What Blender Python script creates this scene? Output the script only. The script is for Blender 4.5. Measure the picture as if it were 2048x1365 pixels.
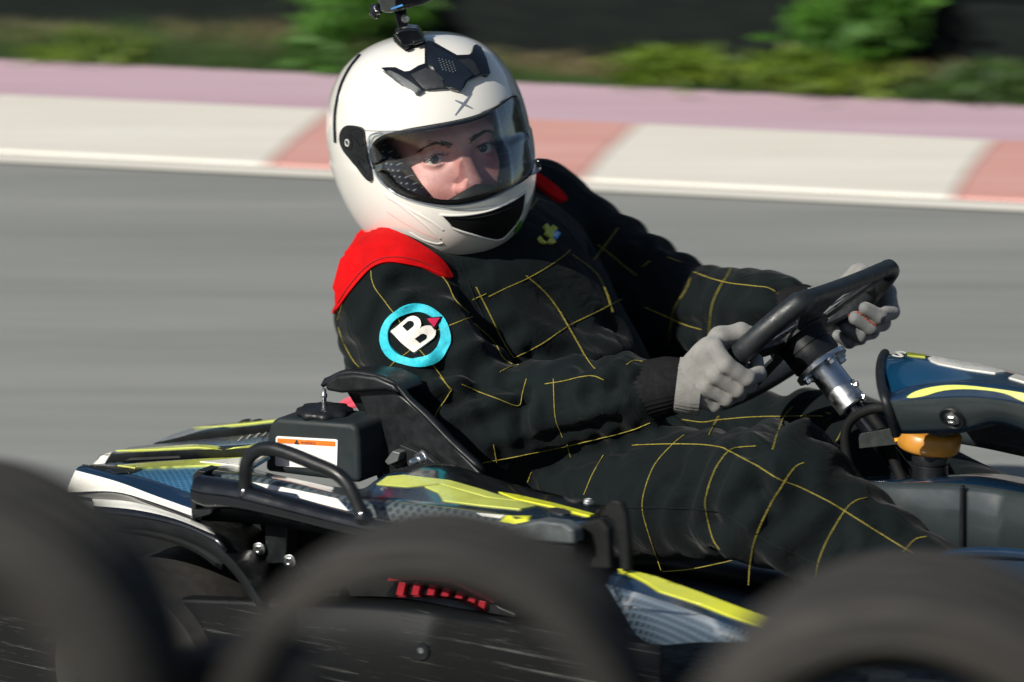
import bpy, bmesh, math, random
import numpy as np
from mathutils import Vector, Matrix
from mathutils.bvhtree import BVHTree
from mathutils.geometry import delaunay_2d_cdt
random.seed(7); np.random.seed(7)
SC = bpy.context.scene
for _o in list(bpy.data.objects): bpy.data.objects.remove(_o)
COL = SC.collection

# ------------------------------------------------------------------ camera
ELEV, YAW, FPX, GZ = math.radians(14.0), math.radians(34.0), 12000.0, 0.09
FWD = np.array([0, math.cos(ELEV), -math.sin(ELEV)]); UPV = np.array([0, math.sin(ELEV), math.cos(ELEV)])
RTV = np.array([1.0, 0, 0]); CAM = np.array([0, 0, 0.52]) - 8.0 * FWD
cd = bpy.data.cameras.new('camera'); cam = bpy.data.objects.new('camera', cd); COL.objects.link(cam)
cam.location = CAM; cam.rotation_euler = (math.pi / 2 - ELEV, 0, 0)
cd.sensor_width = 36.0; cd.lens = 36.0 * FPX / 2048.0; cd.clip_start = 0.1; cd.clip_end = 500.0
cd.dof.use_dof = True; cd.dof.focus_distance = 7.70; cd.dof.aperture_fstop = 7.0; cd.dof.aperture_ratio = 0.26
SC.camera = cam
# ------------------------------------------------------------------ light
SUN = np.array([-0.60, -0.58, 0.56]); SUN /= np.linalg.norm(SUN)
w = bpy.data.worlds.new('World'); SC.world = w; w.use_nodes = True
nt = w.node_tree; bg = nt.nodes['Background']; sky = nt.nodes.new('ShaderNodeTexSky')
sky.sky_type = 'NISHITA'; sky.sun_disc = False
sky.sun_elevation = math.asin(SUN[2]); sky.sun_rotation = math.atan2(SUN[0], SUN[1])
nt.links.new(sky.outputs[0], bg.inputs['Color']); bg.inputs['Strength'].default_value = 0.06
sl = bpy.data.lights.new('sun', 'SUN'); sl.energy = 4.6; sl.angle = math.radians(0.53); sl.color = (1.0, 0.95, 0.86)
so = bpy.data.objects.new('sun', sl); COL.objects.link(so)
so.rotation_euler = Vector(SUN).to_track_quat('Z', 'Y').to_euler()
SC.view_settings.view_transform = 'Standard'; SC.view_settings.look = 'None'
SC.view_settings.exposure = 0.30; SC.view_settings.gamma = 1.0; SC.view_settings.use_curve_mapping = False
SC.cycles.max_bounces = 8; SC.cycles.transparent_max_bounces = 16

# ------------------------------------------------------------------ frames: place measured lines of the photo in the world
FU = np.array([math.cos(YAW), -math.sin(YAW), 0]); LV = np.array([math.sin(YAW), math.cos(YAW), 0]); ZV = np.array([0, 0, 1.0])
def ray(x, y): return FWD + RTV * ((x - 1024) / FPX) + UPV * ((682.5 - y) / FPX)
def hitp(x, y, n, d):
    r = ray(x, y); return CAM + r * ((d - CAM @ n) / (r @ n))
def K(x, y, v): return hitp(x, y, LV, v)                 # on the plane at lateral offset v of the kart
def onY(x, y, Y): return hitp(x, y, np.array([0, 1.0, 0]), Y)
def onZ(x, y, z): return hitp(x, y, ZV, z)
def W(u, v, h): return FU * u + LV * v + ZV * h
def pxof(P):
    d = np.asarray(P) - CAM; z = d @ FWD
    return np.stack([1024 + FPX * (d @ RTV) / z, 682.5 - FPX * (d @ UPV) / z], -1)
TR = math.radians(12.6)
TV = np.array([math.cos(TR), -math.sin(TR), 0]); NV = np.array([math.sin(TR), math.cos(TR), 0])   # along / across the track
def unit(a): a = np.asarray(a, float); return a / np.linalg.norm(a)

# ------------------------------------------------------------------ materials
MATS = {}
def nodes_of(name):
    m = bpy.data.materials.new(name); m.use_nodes = True; n = m.node_tree
    return m, n, n.nodes['Principled BSDF']
def N(nt, t, **kw):
    n = nt.nodes.new(t)
    for k, v in kw.items():
        if k.startswith('i_'):
            key = k[2:]; n.inputs[int(key) if key.isdigit() else key].default_value = v
        else: setattr(n, k, v)
    return n
def mapped(nt, scale=(1, 1, 1), rot=(0, 0, 0), kind='Object'):
    tc = N(nt, 'ShaderNodeTexCoord'); mp = N(nt, 'ShaderNodeMapping')
    mp.inputs['Scale'].default_value = scale; mp.inputs['Rotation'].default_value = rot
    nt.links.new(tc.outputs[kind], mp.inputs['Vector']); return mp.outputs[0]
def mat(name, col, rough=0.5, metal=0.0, coat=0.0, var=0.12, vscale=14.0, bump=0.0, bscale=400.0, bdist=0.001, spec=0.5,
        col2=None, rvar=0.12, stretch=(1, 1, 1), sheen=0.0, bstretch=(1, 1, 1), vrot=(0, 0, 0)):
    if name in MATS: return MATS[name]
    m, nt, b = nodes_of(name); col = np.array(col, float)
    c2 = np.array(col2, float) if col2 is not None else np.clip(col * (1 + var * 2), 0, 1); c1 = col if col2 is not None else col * (1 - var * 2)
    vec = mapped(nt, stretch, vrot)
    nz = N(nt, 'ShaderNodeTexNoise', i_Scale=vscale, i_Detail=6.0, i_Roughness=0.6); nt.links.new(vec, nz.inputs['Vector'])
    rp = N(nt, 'ShaderNodeValToRGB'); rp.color_ramp.elements[0].position = 0.3; rp.color_ramp.elements[1].position = 0.7
    rp.color_ramp.elements[0].color = (*c1, 1); rp.color_ramp.elements[1].color = (*c2, 1)
    nt.links.new(nz.outputs['Fac'], rp.inputs[0]); nt.links.new(rp.outputs[0], b.inputs['Base Color'])
    mr = N(nt, 'ShaderNodeMapRange', i_3=max(rough - rvar, 0.02), i_4=min(rough + rvar, 1.0)); mr.inputs[1].default_value = 0.3; mr.inputs[2].default_value = 0.7
    nz2 = N(nt, 'ShaderNodeTexNoise', i_Scale=vscale * 2.7, i_Detail=5.0); nt.links.new(vec, nz2.inputs['Vector'])
    nt.links.new(nz2.outputs['Fac'], mr.inputs[0]); nt.links.new(mr.outputs[0], b.inputs['Roughness'])
    b.inputs['Metallic'].default_value = metal; b.inputs['Coat Weight'].default_value = coat; b.inputs['Coat Roughness'].default_value = 0.06
    b.inputs['Specular IOR Level'].default_value = spec
    if sheen: b.inputs['Sheen Weight'].default_value = sheen
    if bump:
        v2 = mapped(nt, bstretch); n3 = N(nt, 'ShaderNodeTexNoise', i_Scale=bscale, i_Detail=3.0); nt.links.new(v2, n3.inputs['Vector'])
        bp = N(nt, 'ShaderNodeBump', i_Strength=bump, i_Distance=bdist); nt.links.new(n3.outputs['Fac'], bp.inputs['Height']); nt.links.new(bp.outputs[0], b.inputs['Normal'])
    MATS[name] = m; return m

M_WHITE = mat('white_gloss', (.70, .685, .635), .16, coat=.6, var=.015, vscale=6, rvar=.05)
M_BLACKGLOSS = mat('black_gloss_plastic', (.005, .006, .008), .18, coat=.4, var=.2, rvar=.08)
M_BLACK = mat('black_plastic', (.008, .0095, .011), .42, spec=.35, var=.25, vscale=25, bump=.25, bscale=900, bdist=.0006)
M_BLACKMATT = mat('black_rubber', (.006, .0065, .007), .7, spec=.25, var=.25, vscale=30, bump=.2, bscale=700, bdist=.0006)
M_NAVY = mat('navy_gloss_plastic', (.006, .02, .045), .2, coat=.5, var=.1, rvar=.06)
M_BLUE = mat('blue_gloss_sticker', (.003, .034, .08), .2, coat=.6, var=.08, vscale=4, rvar=.06)
M_LIGHTBLUE = mat('light_blue_sticker', (.045, .17, .33), .22, coat=.5, var=.08, vscale=4, rvar=.06)
M_STKWHITE = mat('white_sticker', (.72, .71, .65), .3, coat=.3, var=.04, vscale=20)
M_YEL = mat('fluorescent_yellow_sticker', (.72, .74, .04), .28, coat=.4, var=.05, vscale=12)
M_PALEYEL = mat('pale_yellow_sticker', (.55, .60, .12), .28, coat=.4, var=.05, vscale=12)
M_RED = mat('red_fabric', (.50, .0015, .003), .85, var=.10, vscale=24, bump=.6, bscale=900, bdist=.0008, spec=.15)
M_STEEL = mat('zinc_steel', (.55, .56, .56), .32, metal=1, var=.06, vscale=40, bump=.1, bscale=600, bdist=.0003)
M_ALU = mat('brushed_aluminium', (.62, .64, .65), .36, metal=1, var=.05, vscale=40, bump=.2, bscale=300, bdist=.0004, bstretch=(1, 6, 6))
M_GLOVE = mat('grey_knit_glove', (.215, .21, .198), .9, var=.08, vscale=60, bump=.7, bscale=520, bdist=.0012, bstretch=(1, 1, 2.6), sheen=.2)
M_GLOVEDK = mat('grey_coated_palm', (.15, .155, .155), .8, var=.1, vscale=60, bump=.5, bscale=500, bdist=.001)
M_CUFF = mat('black_rib_knit', (.0065, .0065, .0075), .9, var=.15, vscale=60, bump=.4, bscale=600, spec=.2)
M_ORANGE = mat('orange_thread', (.25, .045, .02), .8, var=.2, vscale=200)
M_YTHREAD = mat('yellow_thread', (.27, .225, .028), .7, var=.25, vscale=300, bump=.5, bscale=1200)
M_CYAN = mat('cyan_embroidery', (.02, .50, .62), .6, var=.12, vscale=180, bump=.5, bscale=700, bstretch=(3, .6, .6))
M_EMBWHITE = mat('white_embroidery', (.72, .68, .62), .7, var=.05, vscale=160, bump=.5, bscale=700)
M_EMBRED = mat('red_embroidery', (.55, .01, .07), .6, var=.1, vscale=160, bump=.4, bscale=700)
M_EMBYEL = mat('yellow_embroidery', (.5, .5, .08), .7, var=.1, vscale=160, bump=.4, bscale=700)
M_EMBBLUE = mat('blue_embroidery', (.06, .28, .7), .6, var=.25, vscale=200, bump=.4, bscale=700)
M_AMBER = mat('amber_plastic', (.50, .22, .03), .35, var=.12, vscale=20, rvar=.1)
M_ORANGESTK = mat('orange_sticker', (.85, .34, .02), .4, var=.15, vscale=60)
M_PINKSTRAP = mat('pink_red_strap', (.55, .06, .10), .6, var=.12, vscale=40)
M_REDFIN = mat('red_plastic', (.26, .008, .018), .5, var=.1)
M_LABEL = mat('white_label', (.78, .77, .73), .5, var=.03, vscale=40)
M_LABELOR = mat('orange_label_band', (.80, .16, .01), .5, var=.05, vscale=40)
M_INK = mat('black_ink', (.02, .02, .02), .6, var=.05)
M_INKGREY = mat('grey_ink', (.22, .22, .22), .6, var=.05)
M_SILVER = mat('silver_print', (.35, .38, .43), .3, metal=.6, var=.05)
M_GREENDOT = mat('green_sticker', (.05, .22, .015), .4, var=.05)
M_PAD = None

def suit_material():
    m, nt, b = nodes_of('black_suit_fabric'); L = nt.links
    vec = mapped(nt)
    nz = N(nt, 'ShaderNodeTexNoise', i_Scale=9.0, i_Detail=5.0); L.new(vec, nz.inputs['Vector'])
    rp = N(nt, 'ShaderNodeValToRGB'); rp.color_ramp.elements[0].color = (.0018, .0040, .0046, 1); rp.color_ramp.elements[1].color = (.0042, .0080, .0088, 1)
    rp.color_ramp.elements[0].position = .3; rp.color_ramp.elements[1].position = .7
    L.new(nz.outputs['Fac'], rp.inputs[0]); L.new(rp.outputs[0], b.inputs['Base Color'])
    b.inputs['Roughness'].default_value = .85; b.inputs['Specular IOR Level'].default_value = .14
    b.inputs['Sheen Weight'].default_value = .05; b.inputs['Sheen Roughness'].default_value = .45
    n1 = N(nt, 'ShaderNodeTexNoise', i_Scale=14.0, i_Detail=4.0, i_Distortion=.8); L.new(mapped(nt, (1, 1.6, 1)), n1.inputs['Vector'])
    n2 = N(nt, 'ShaderNodeTexNoise', i_Scale=900.0, i_Detail=2.0); L.new(vec, n2.inputs['Vector'])
    b1 = N(nt, 'ShaderNodeBump', i_Strength=.6, i_Distance=.014); L.new(n1.outputs['Fac'], b1.inputs['Height'])
    b2 = N(nt, 'ShaderNodeBump', i_Strength=.35, i_Distance=.0006); L.new(n2.outputs['Fac'], b2.inputs['Height']); L.new(b1.outputs[0], b2.inputs['Normal'])
    L.new(b2.outputs[0], b.inputs['Normal']); return m
M_SUIT = suit_material()

def skin_material():
    m, nt, b = nodes_of('skin'); L = nt.links; vec = mapped(nt)
    nz = N(nt, 'ShaderNodeTexNoise', i_Scale=22.0, i_Detail=6.0); L.new(vec, nz.inputs['Vector'])
    rp = N(nt, 'ShaderNodeValToRGB'); rp.color_ramp.elements[0].color = (.60, .25, .225, 1); rp.color_ramp.elements[1].color = (.74, .41, .37, 1)
    rp.color_ramp.elements[0].position = .35; rp.color_ramp.elements[1].position = .65
    L.new(nz.outputs['Fac'], rp.inputs[0])
    n3 = N(nt, 'ShaderNodeTexNoise', i_Scale=210.0, i_Detail=5.0); L.new(vec, n3.inputs['Vector']); m3 = N(nt, 'ShaderNodeMapRange', i_3=.92, i_4=1.06); m3.inputs[1].default_value = .3; m3.inputs[2].default_value = .7; L.new(n3.outputs['Fac'], m3.inputs[0])
    x3 = N(nt, 'ShaderNodeMix', data_type='RGBA', blend_type='MULTIPLY'); x3.inputs['Factor'].default_value = 1.0; L.new(rp.outputs[0], x3.inputs['A']); L.new(m3.outputs[0], x3.inputs['B']); L.new(x3.outputs['Result'], b.inputs['Base Color'])
    b.inputs['Roughness'].default_value = .5; b.inputs['Subsurface Weight'].default_value = .15; b.inputs['Subsurface Radius'].default_value = (.012, .005, .003)
    n2 = N(nt, 'ShaderNodeTexNoise', i_Scale=500.0); L.new(vec, n2.inputs['Vector'])
    bp = N(nt, 'ShaderNodeBump', i_Strength=.4, i_Distance=.0008); L.new(n2.outputs['Fac'], bp.inputs['Height']); L.new(bp.outputs[0], b.inputs['Normal'])
    return m
M_SKIN = skin_material()

def clear_material(name, tint, refl=1.0):
    m = bpy.data.materials.new(name); m.use_nodes = True; nt = m.node_tree; nt.nodes.clear(); L = nt.links
    out = N(nt, 'ShaderNodeOutputMaterial'); tr = N(nt, 'ShaderNodeBsdfTransparent', i_Color=(*tint, 1)); gl = N(nt, 'ShaderNodeBsdfGlossy', i_Roughness=.03)
    nz = N(nt, 'ShaderNodeTexNoise', i_Scale=60.0, i_Detail=4.0); L.new(mapped(nt), nz.inputs['Vector'])
    mr = N(nt, 'ShaderNodeMapRange', i_3=.02, i_4=.10); L.new(nz.outputs['Fac'], mr.inputs[0]); L.new(mr.outputs[0], gl.inputs['Roughness'])
    fr = N(nt, 'ShaderNodeFresnel', i_IOR=1.5); mu = N(nt, 'ShaderNodeMath', operation='MULTIPLY', i_1=refl); L.new(fr.outputs[0], mu.inputs[0])
    mx = N(nt, 'ShaderNodeMixShader'); L.new(mu.outputs[0], mx.inputs[0]); L.new(tr.outputs[0], mx.inputs[1]); L.new(gl.outputs[0], mx.inputs[2])
    L.new(mx.outputs[0], out.inputs[0]); return m
M_VISOR = clear_material('clear_visor', (.95, .96, .96), .7)
M_TAB = clear_material('clear_visor_tab', (.75, .82, .9), 1.6)

def grid_material(name, base, dot, size, fill, rough=.3, rot=45, coat=.3):
    m, nt, b = nodes_of(name); L = nt.links
    uv = N(nt, 'ShaderNodeUVMap'); mp = N(nt, 'ShaderNodeMapping'); mp.inputs['Rotation'].default_value = (0, 0, math.radians(rot)); mp.inputs['Scale'].default_value = (1 / size, 1 / size, 1)
    L.new(uv.outputs[0], mp.inputs[0]); sp = N(nt, 'ShaderNodeSeparateXYZ'); L.new(mp.outputs[0], sp.inputs[0]); res = []
    for k in 'XY':
        fr = N(nt, 'ShaderNodeMath', operation='FRACT'); L.new(sp.outputs[k], fr.inputs[0])
        sb = N(nt, 'ShaderNodeMath', operation='SUBTRACT', i_1=.5); L.new(fr.outputs[0], sb.inputs[0])
        ab = N(nt, 'ShaderNodeMath', operation='ABSOLUTE'); L.new(sb.outputs[0], ab.inputs[0]); res.append(ab)
    mxm = N(nt, 'ShaderNodeMath', operation='MAXIMUM'); L.new(res[0].outputs[0], mxm.inputs[0]); L.new(res[1].outputs[0], mxm.inputs[1])
    lt = N(nt, 'ShaderNodeMath', operation='LESS_THAN', i_1=fill / 2); L.new(mxm.outputs[0], lt.inputs[0])
    mx = N(nt, 'ShaderNodeMix', data_type='RGBA'); mx.inputs['A'].default_value = (*base, 1); mx.inputs['B'].default_value = (*dot, 1)
    L.new(lt.outputs[0], mx.inputs['Factor'])
    nz = N(nt, 'ShaderNodeTexNoise', i_Scale=30.0); L.new(mapped(nt), nz.inputs['Vector'])
    mr = N(nt, 'ShaderNodeMapRange', i_3=rough - .1, i_4=rough + .1); L.new(nz.outputs['Fac'], mr.inputs[0]); L.new(mr.outputs[0], b.inputs['Roughness'])
    L.new(mx.outputs['Result'], b.inputs['Base Color']); b.inputs['Coat Weight'].default_value = coat; return m
M_GRID = grid_material('grey_mesh_sticker', (.075, .095, .10), (.02, .028, .034), .0085, .62)
M_GRIDBLUE = grid_material('blue_mesh_sticker', (.05, .19, .34), (.018, .085, .18), .0078, .6)  # blue lightened: sky reflection on the bumper top put into the colour
M_GRIDPALE = grid_material('pale_blue_mesh_sticker', (.075, .11, .15), (.018, .032, .05), .0072, .62, rot=8, rough=.45, coat=0)
M_PAD = grid_material('perforated_cheek_pad', (.010, .012, .022), (.22, .24, .27), .0060, .30, rough=.8, rot=20, coat=0)
M_PADSHADE = grid_material('perforated_cheek_pad_shaded', (.008, .010, .014), (.05, .06, .075), .0060, .30, rough=.8, rot=20, coat=0)  # shaded copy of the cheek pad: shade put into base and dots

def scratched_material():
    m, nt, b = nodes_of('scratched_black_plastic'); L = nt.links
    fac = None
    for k, (sc, rz, th) in enumerate((((3, 3, 160), .10, .70), ((6, 6, 300), -.12, .73), ((2, 2, 90), .3, .76))):
        nz = N(nt, 'ShaderNodeTexNoise', i_Scale=1.0 + k, i_Detail=6.0, i_Roughness=.7); L.new(mapped(nt, sc, (0, rz, 0)), nz.inputs['Vector'])
        mr = N(nt, 'ShaderNodeMapRange'); mr.inputs[1].default_value = th - .1; mr.inputs[2].default_value = th + .03; L.new(nz.outputs['Fac'], mr.inputs[0])
        if fac is None: fac = mr.outputs[0]
        else:
            mxn = N(nt, 'ShaderNodeMath', operation='MAXIMUM'); L.new(fac, mxn.inputs[0]); L.new(mr.outputs[0], mxn.inputs[1]); fac = mxn.outputs[0]
    big = N(nt, 'ShaderNodeTexNoise', i_Scale=9.0, i_Detail=4.0); L.new(mapped(nt), big.inputs['Vector'])
    bm_ = N(nt, 'ShaderNodeMapRange'); bm_.inputs[1].default_value = .35; bm_.inputs[2].default_value = .65; L.new(big.outputs['Fac'], bm_.inputs[0])
    mu = N(nt, 'ShaderNodeMath', operation='MULTIPLY'); L.new(fac, mu.inputs[0]); L.new(bm_.outputs[0], mu.inputs[1])
    rp = N(nt, 'ShaderNodeValToRGB'); rp.color_ramp.elements[0].color = (.006, .0065, .007, 1); rp.color_ramp.elements[1].color = (.24, .24, .23, 1)
    L.new(mu.outputs[0], rp.inputs[0]); L.new(rp.outputs[0], b.inputs['Base Color'])
    b.inputs['Roughness'].default_value = .42; b.inputs['Specular IOR Level'].default_value = .3
    bp = N(nt, 'ShaderNodeBump', i_Strength=.5, i_Distance=.0015); L.new(fac, bp.inputs['Height']); L.new(bp.outputs[0], b.inputs['Normal']); return m
M_SCR = scratched_material()

# ------------------------------------------------------------------ object helpers
WLOC = {}
def thing(name, label, cat, loc, group=None):
    o = bpy.data.objects.new(name, None); o.empty_display_size = .05; COL.objects.link(o)
    o.location = loc; WLOC[o.name] = np.array(loc, float); tag(o, label, cat, group); return o
def tag(o, label=None, cat=None, group=None, kind=None):
    for k, v in (('label', label), ('category', cat), ('group', group), ('kind', kind)):
        if v: o[k] = v
    return o
def attach(o, parent):
    o.parent = parent; o.matrix_parent_inverse = Matrix.Translation(Vector(-WLOC[parent.name]))
def link(name, verts, faces, m, parent=None, smooth=True, bevel=0, bseg=2, solid=0, sub=0, uv=None, mats=None, fmat=None, angle=40, soff=-1, orient=True):
    V = np.asarray(verts, float); c = (V.max(0) + V.min(0)) / 2; c[2] = V[:, 2].min()
    me = bpy.data.meshes.new(name); me.from_pydata((V - c).tolist(), [], [list(f) for f in faces]); me.validate(); me.update()
    for mm in (mats or [m]): me.materials.append(mm)
    if fmat is not None and len(fmat) == len(me.polygons): me.polygons.foreach_set('material_index', np.asarray(fmat, np.int32))
    if uv is not None:
        ul = me.uv_layers.new(name='UVMap'); li = np.empty(len(me.loops), np.int32); me.loops.foreach_get('vertex_index', li)
        ul.data.foreach_set('uv', np.asarray(uv, np.float32)[li].ravel())
    bmx = bmesh.new(); bmx.from_mesh(me); bmesh.ops.recalc_face_normals(bmx, faces=bmx.faces)
    if solid and orient:      # thickness grows away from the side that is seen first
        tb_ = BVHTree.FromBMesh(bmx); vote = 0.0; bmx.faces.ensure_lookup_table(); o_ = Vector(CAM - c)
        for k in range(0, len(bmx.faces), max(1, len(bmx.faces) // 150)):
            p_ = bmx.faces[k].calc_center_median(); d_ = (p_ - o_).normalized(); h_ = tb_.ray_cast(o_, d_)
            if h_[0] is not None: vote -= h_[1].dot(d_)
        if vote < 0: bmesh.ops.reverse_faces(bmx, faces=bmx.faces)
    bmx.to_mesh(me); bmx.free()
    if smooth:
        me.shade_smooth()
        if not bevel: me.set_sharp_from_angle(angle=math.radians(angle))
    o = bpy.data.objects.new(name, me); COL.objects.link(o); o.location = c; WLOC[o.name] = c
    if solid:
        s = o.modifiers.new('solid', 'SOLIDIFY'); s.thickness = solid; s.offset = soff; s.use_even_offset = False
    if bevel:
        b = o.modifiers.new('bevel', 'BEVEL'); b.width = bevel; b.segments = bseg; b.limit_method = 'ANGLE'; b.angle_limit = math.radians(35); b.harden_normals = True
    if sub:
        s = o.modifiers.new('sub', 'SUBSURF'); s.levels = sub; s.render_levels = sub
    if parent is not None: attach(o, parent)
    return o
class MB:
    def __init__(s): s.v = []; s.f = []; s.m = []
    def add(s, V, F, mi=0):
        n = len(s.v); s.v.extend(np.asarray(V, float).tolist()); s.f.extend([tuple(i + n for i in f) for f in F]); s.m.extend([mi] * len(F)); return s
    def link(s, name, m, parent=None, **kw): return link(name, s.v, s.f, m, parent, fmat=(s.m if kw.get('mats') else None), **kw)
def cr(P, n=6, closed=False):
    P = np.asarray(P, float); k = len(P)
    if k < 3 and not closed:
        t = np.linspace(0, 1, n + 1)[:, None]; return P[0] * (1 - t) + P[-1] * t
    out = []
    segs = k if closed else k - 1
    for i in range(segs):
        p1, p2 = P[i], P[(i + 1) % k]
        p0 = P[i - 1] if (closed or i > 0) else 2 * p1 - p2
        p3 = P[(i + 2) % k] if (closed or i + 2 < k) else 2 * p2 - p1
        for t in np.arange(n) / n:
            out.append(.5 * (2 * p1 + (p2 - p0) * t + (2 * p0 - 5 * p1 + 4 * p2 - p3) * t * t + (3 * p1 - p0 - 3 * p2 + p3) * t ** 3))
    if not closed: out.append(P[-1])
    return np.array(out)
def tube(P, r, n=10, closed=False, cap=True, flat=1.0, up=None):
    P = np.asarray(P, float); k = len(P); r = np.broadcast_to(np.asarray(r, float), (k,))
    T = np.gradient(P, axis=0) if not closed else np.roll(P, -1, 0) - np.roll(P, 1, 0)
    T /= np.linalg.norm(T, axis=1, keepdims=True) + 1e-12
    a = np.array([0, 0, 1.0]) if up is None else np.asarray(up, float)
    if abs(T[0] @ a) > .95: a = np.array([1.0, 0, 0])
    nrm = unit(a - T[0] * (a @ T[0])); V = []
    for i in range(k):
        nrm = unit(nrm - T[i] * (nrm @ T[i])); bi = np.cross(T[i], nrm)
        for j in range(n):
            an = 2 * math.pi * j / n; V.append(P[i] + r[i] * (nrm * math.cos(an) + bi * math.sin(an) * flat))
    F = []
    for i in range(k if closed else k - 1):
        for j in range(n):
            a0, b0 = i * n + j, i * n + (j + 1) % n; i2 = (i + 1) % k
            F.append((a0, b0, i2 * n + (j + 1) % n, i2 * n + j))
    if not closed and cap: F += [tuple(range(n))[::-1], tuple(range((k - 1) * n, k * n))]
    return V, F
def axes_of(ax):
    ax = unit(ax); a = np.array([0, 0, 1.0]) if abs(ax[2]) < .9 else np.array([1.0, 0, 0]); e1 = unit(np.cross(a, ax)); return e1, np.cross(ax, e1), ax
def lathe(prof, o, ax, n=32, scale=None, closed=False):
    e1, e2, ax = axes_of(ax); V = []; F = []; k = len(prof)
    for r, z in prof:
        for j in range(n):
            an = 2 * math.pi * j / n; rr = r * (scale(an) if scale else 1); V.append(np.asarray(o) + ax * z + rr * (e1 * math.cos(an) + e2 * math.sin(an)))
    for i in range(k if closed else k - 1):
        for j in range(n): F.append((i * n + j, i * n + (j + 1) % n, ((i + 1) % k) * n + (j + 1) % n, ((i + 1) % k) * n + j))
    if not closed: F += [tuple(range(n))[::-1], tuple(range((k - 1) * n, k * n))]
    return V, F
def prism(poly, v0, v1, fn=K, back=None):
    A = np.array([fn(x, y, v0) for x, y in poly])
    if fn is K: B = A + LV * (v1 - v0)
    elif back is not None: B = A + np.asarray(back)
    else: B = A + np.array([0, v1 - v0, 0])
    n = len(poly); F = [tuple(range(n)), tuple(range(2 * n - 1, n - 1, -1))]
    F += [(i, (i + 1) % n, n + (i + 1) % n, n + i) for i in range(n)]
    return np.vstack([A, B]), F
def loft(rows, sub=5, xs=1):
    """rows: list of (v, [(px,py)...]) each with the same number of points; returns verts, faces, strip index"""
    R = np.array([cr(np.array([K(x, y, v) for x, y in pts]), sub) for v, pts in rows]); n = len(R[0]); R = cr(R, xs) if xs > 1 else R; V = np.vstack(R); F = []; S = []
    for i in range(len(R) - 1):
        for j in range(n - 1): a, b, c, d = i * n + j, i * n + j + 1, (i + 1) * n + j + 1, (i + 1) * n + j; F += [(a, b, c), (a, c, d)]; S += [i // xs] * 2
    return V, F, S
def box(c, half, ax=None):
    ax = ax or (np.array([1., 0, 0]), np.array([0, 1., 0]), ZV); V = [np.asarray(c) + sum(s * h * a for s, h, a in zip(sg, half, ax)) for sg in [(x, y, z) for x in (-1, 1) for y in (-1, 1) for z in (-1, 1)]]
    return V, [(0, 1, 3, 2), (4, 6, 7, 5), (0, 4, 5, 1), (2, 3, 7, 6), (0, 2, 6, 4), (1, 5, 7, 3)]
def bvh_of(*objs):
    V = []; F = []
    for o in objs:
        n = len(V); wl = WLOC[o.name]; V += [tuple(np.array(v.co) + wl) for v in o.data.vertices]; F += [tuple(i + n for i in p.vertices) for p in o.data.polygons]
    return BVHTree.FromPolygons(V, F)
def cast(bv, x, y):
    h = bv.ray_cast(Vector(CAM), Vector(unit(ray(x, y))))
    return (np.array(h[0]), np.array(h[1])) if h[0] is not None else (None, None)
def dens(poly, step, closed=True):
    P = np.asarray(poly, float); out = []
    for i in range(len(P) if closed else len(P) - 1):
        a, b = P[i], P[(i + 1) % len(P)]; m = max(1, int(np.linalg.norm(b - a) / step)); out += [a + (b - a) * t / m for t in range(m)]
    if not closed: out.append(P[-1])
    return np.array(out)
def inside(P, poly):
    x, y = P[:, 0], P[:, 1]; r = np.zeros(len(P), bool); j = len(poly) - 1
    for i in range(len(poly)):
        xi, yi = poly[i]; xj, yj = poly[j]
        c = ((yi > y) != (yj > y)) & (x < (xj - xi) * (y - yi) / (yj - yi + 1e-12) + xi); r ^= c; j = i
    return r
def conform(bv, P, edge=False):
    n = len(P); X = np.full((n, 3), np.nan); NN = np.full((n, 3), np.nan)
    for i, (x, y) in enumerate(P):
        h, nm = cast(bv, x, y)
        if h is not None:
            X[i] = h; NN[i] = nm if nm @ FWD < 0 else -nm
    ok = ~np.isnan(X[:, 0])
    if not ok.any(): raise ValueError('patch misses')
    for i in np.where(~ok)[0]:
        k = np.where(ok)[0][np.argmin(((P[ok] - P[i]) ** 2).sum(1))]; r = ray(*P[i]); t = (X[k] - CAM) @ FWD / (r @ FWD); X[i] = X[k] if edge else CAM + r * t; NN[i] = NN[k]
    return X, NN
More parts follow.
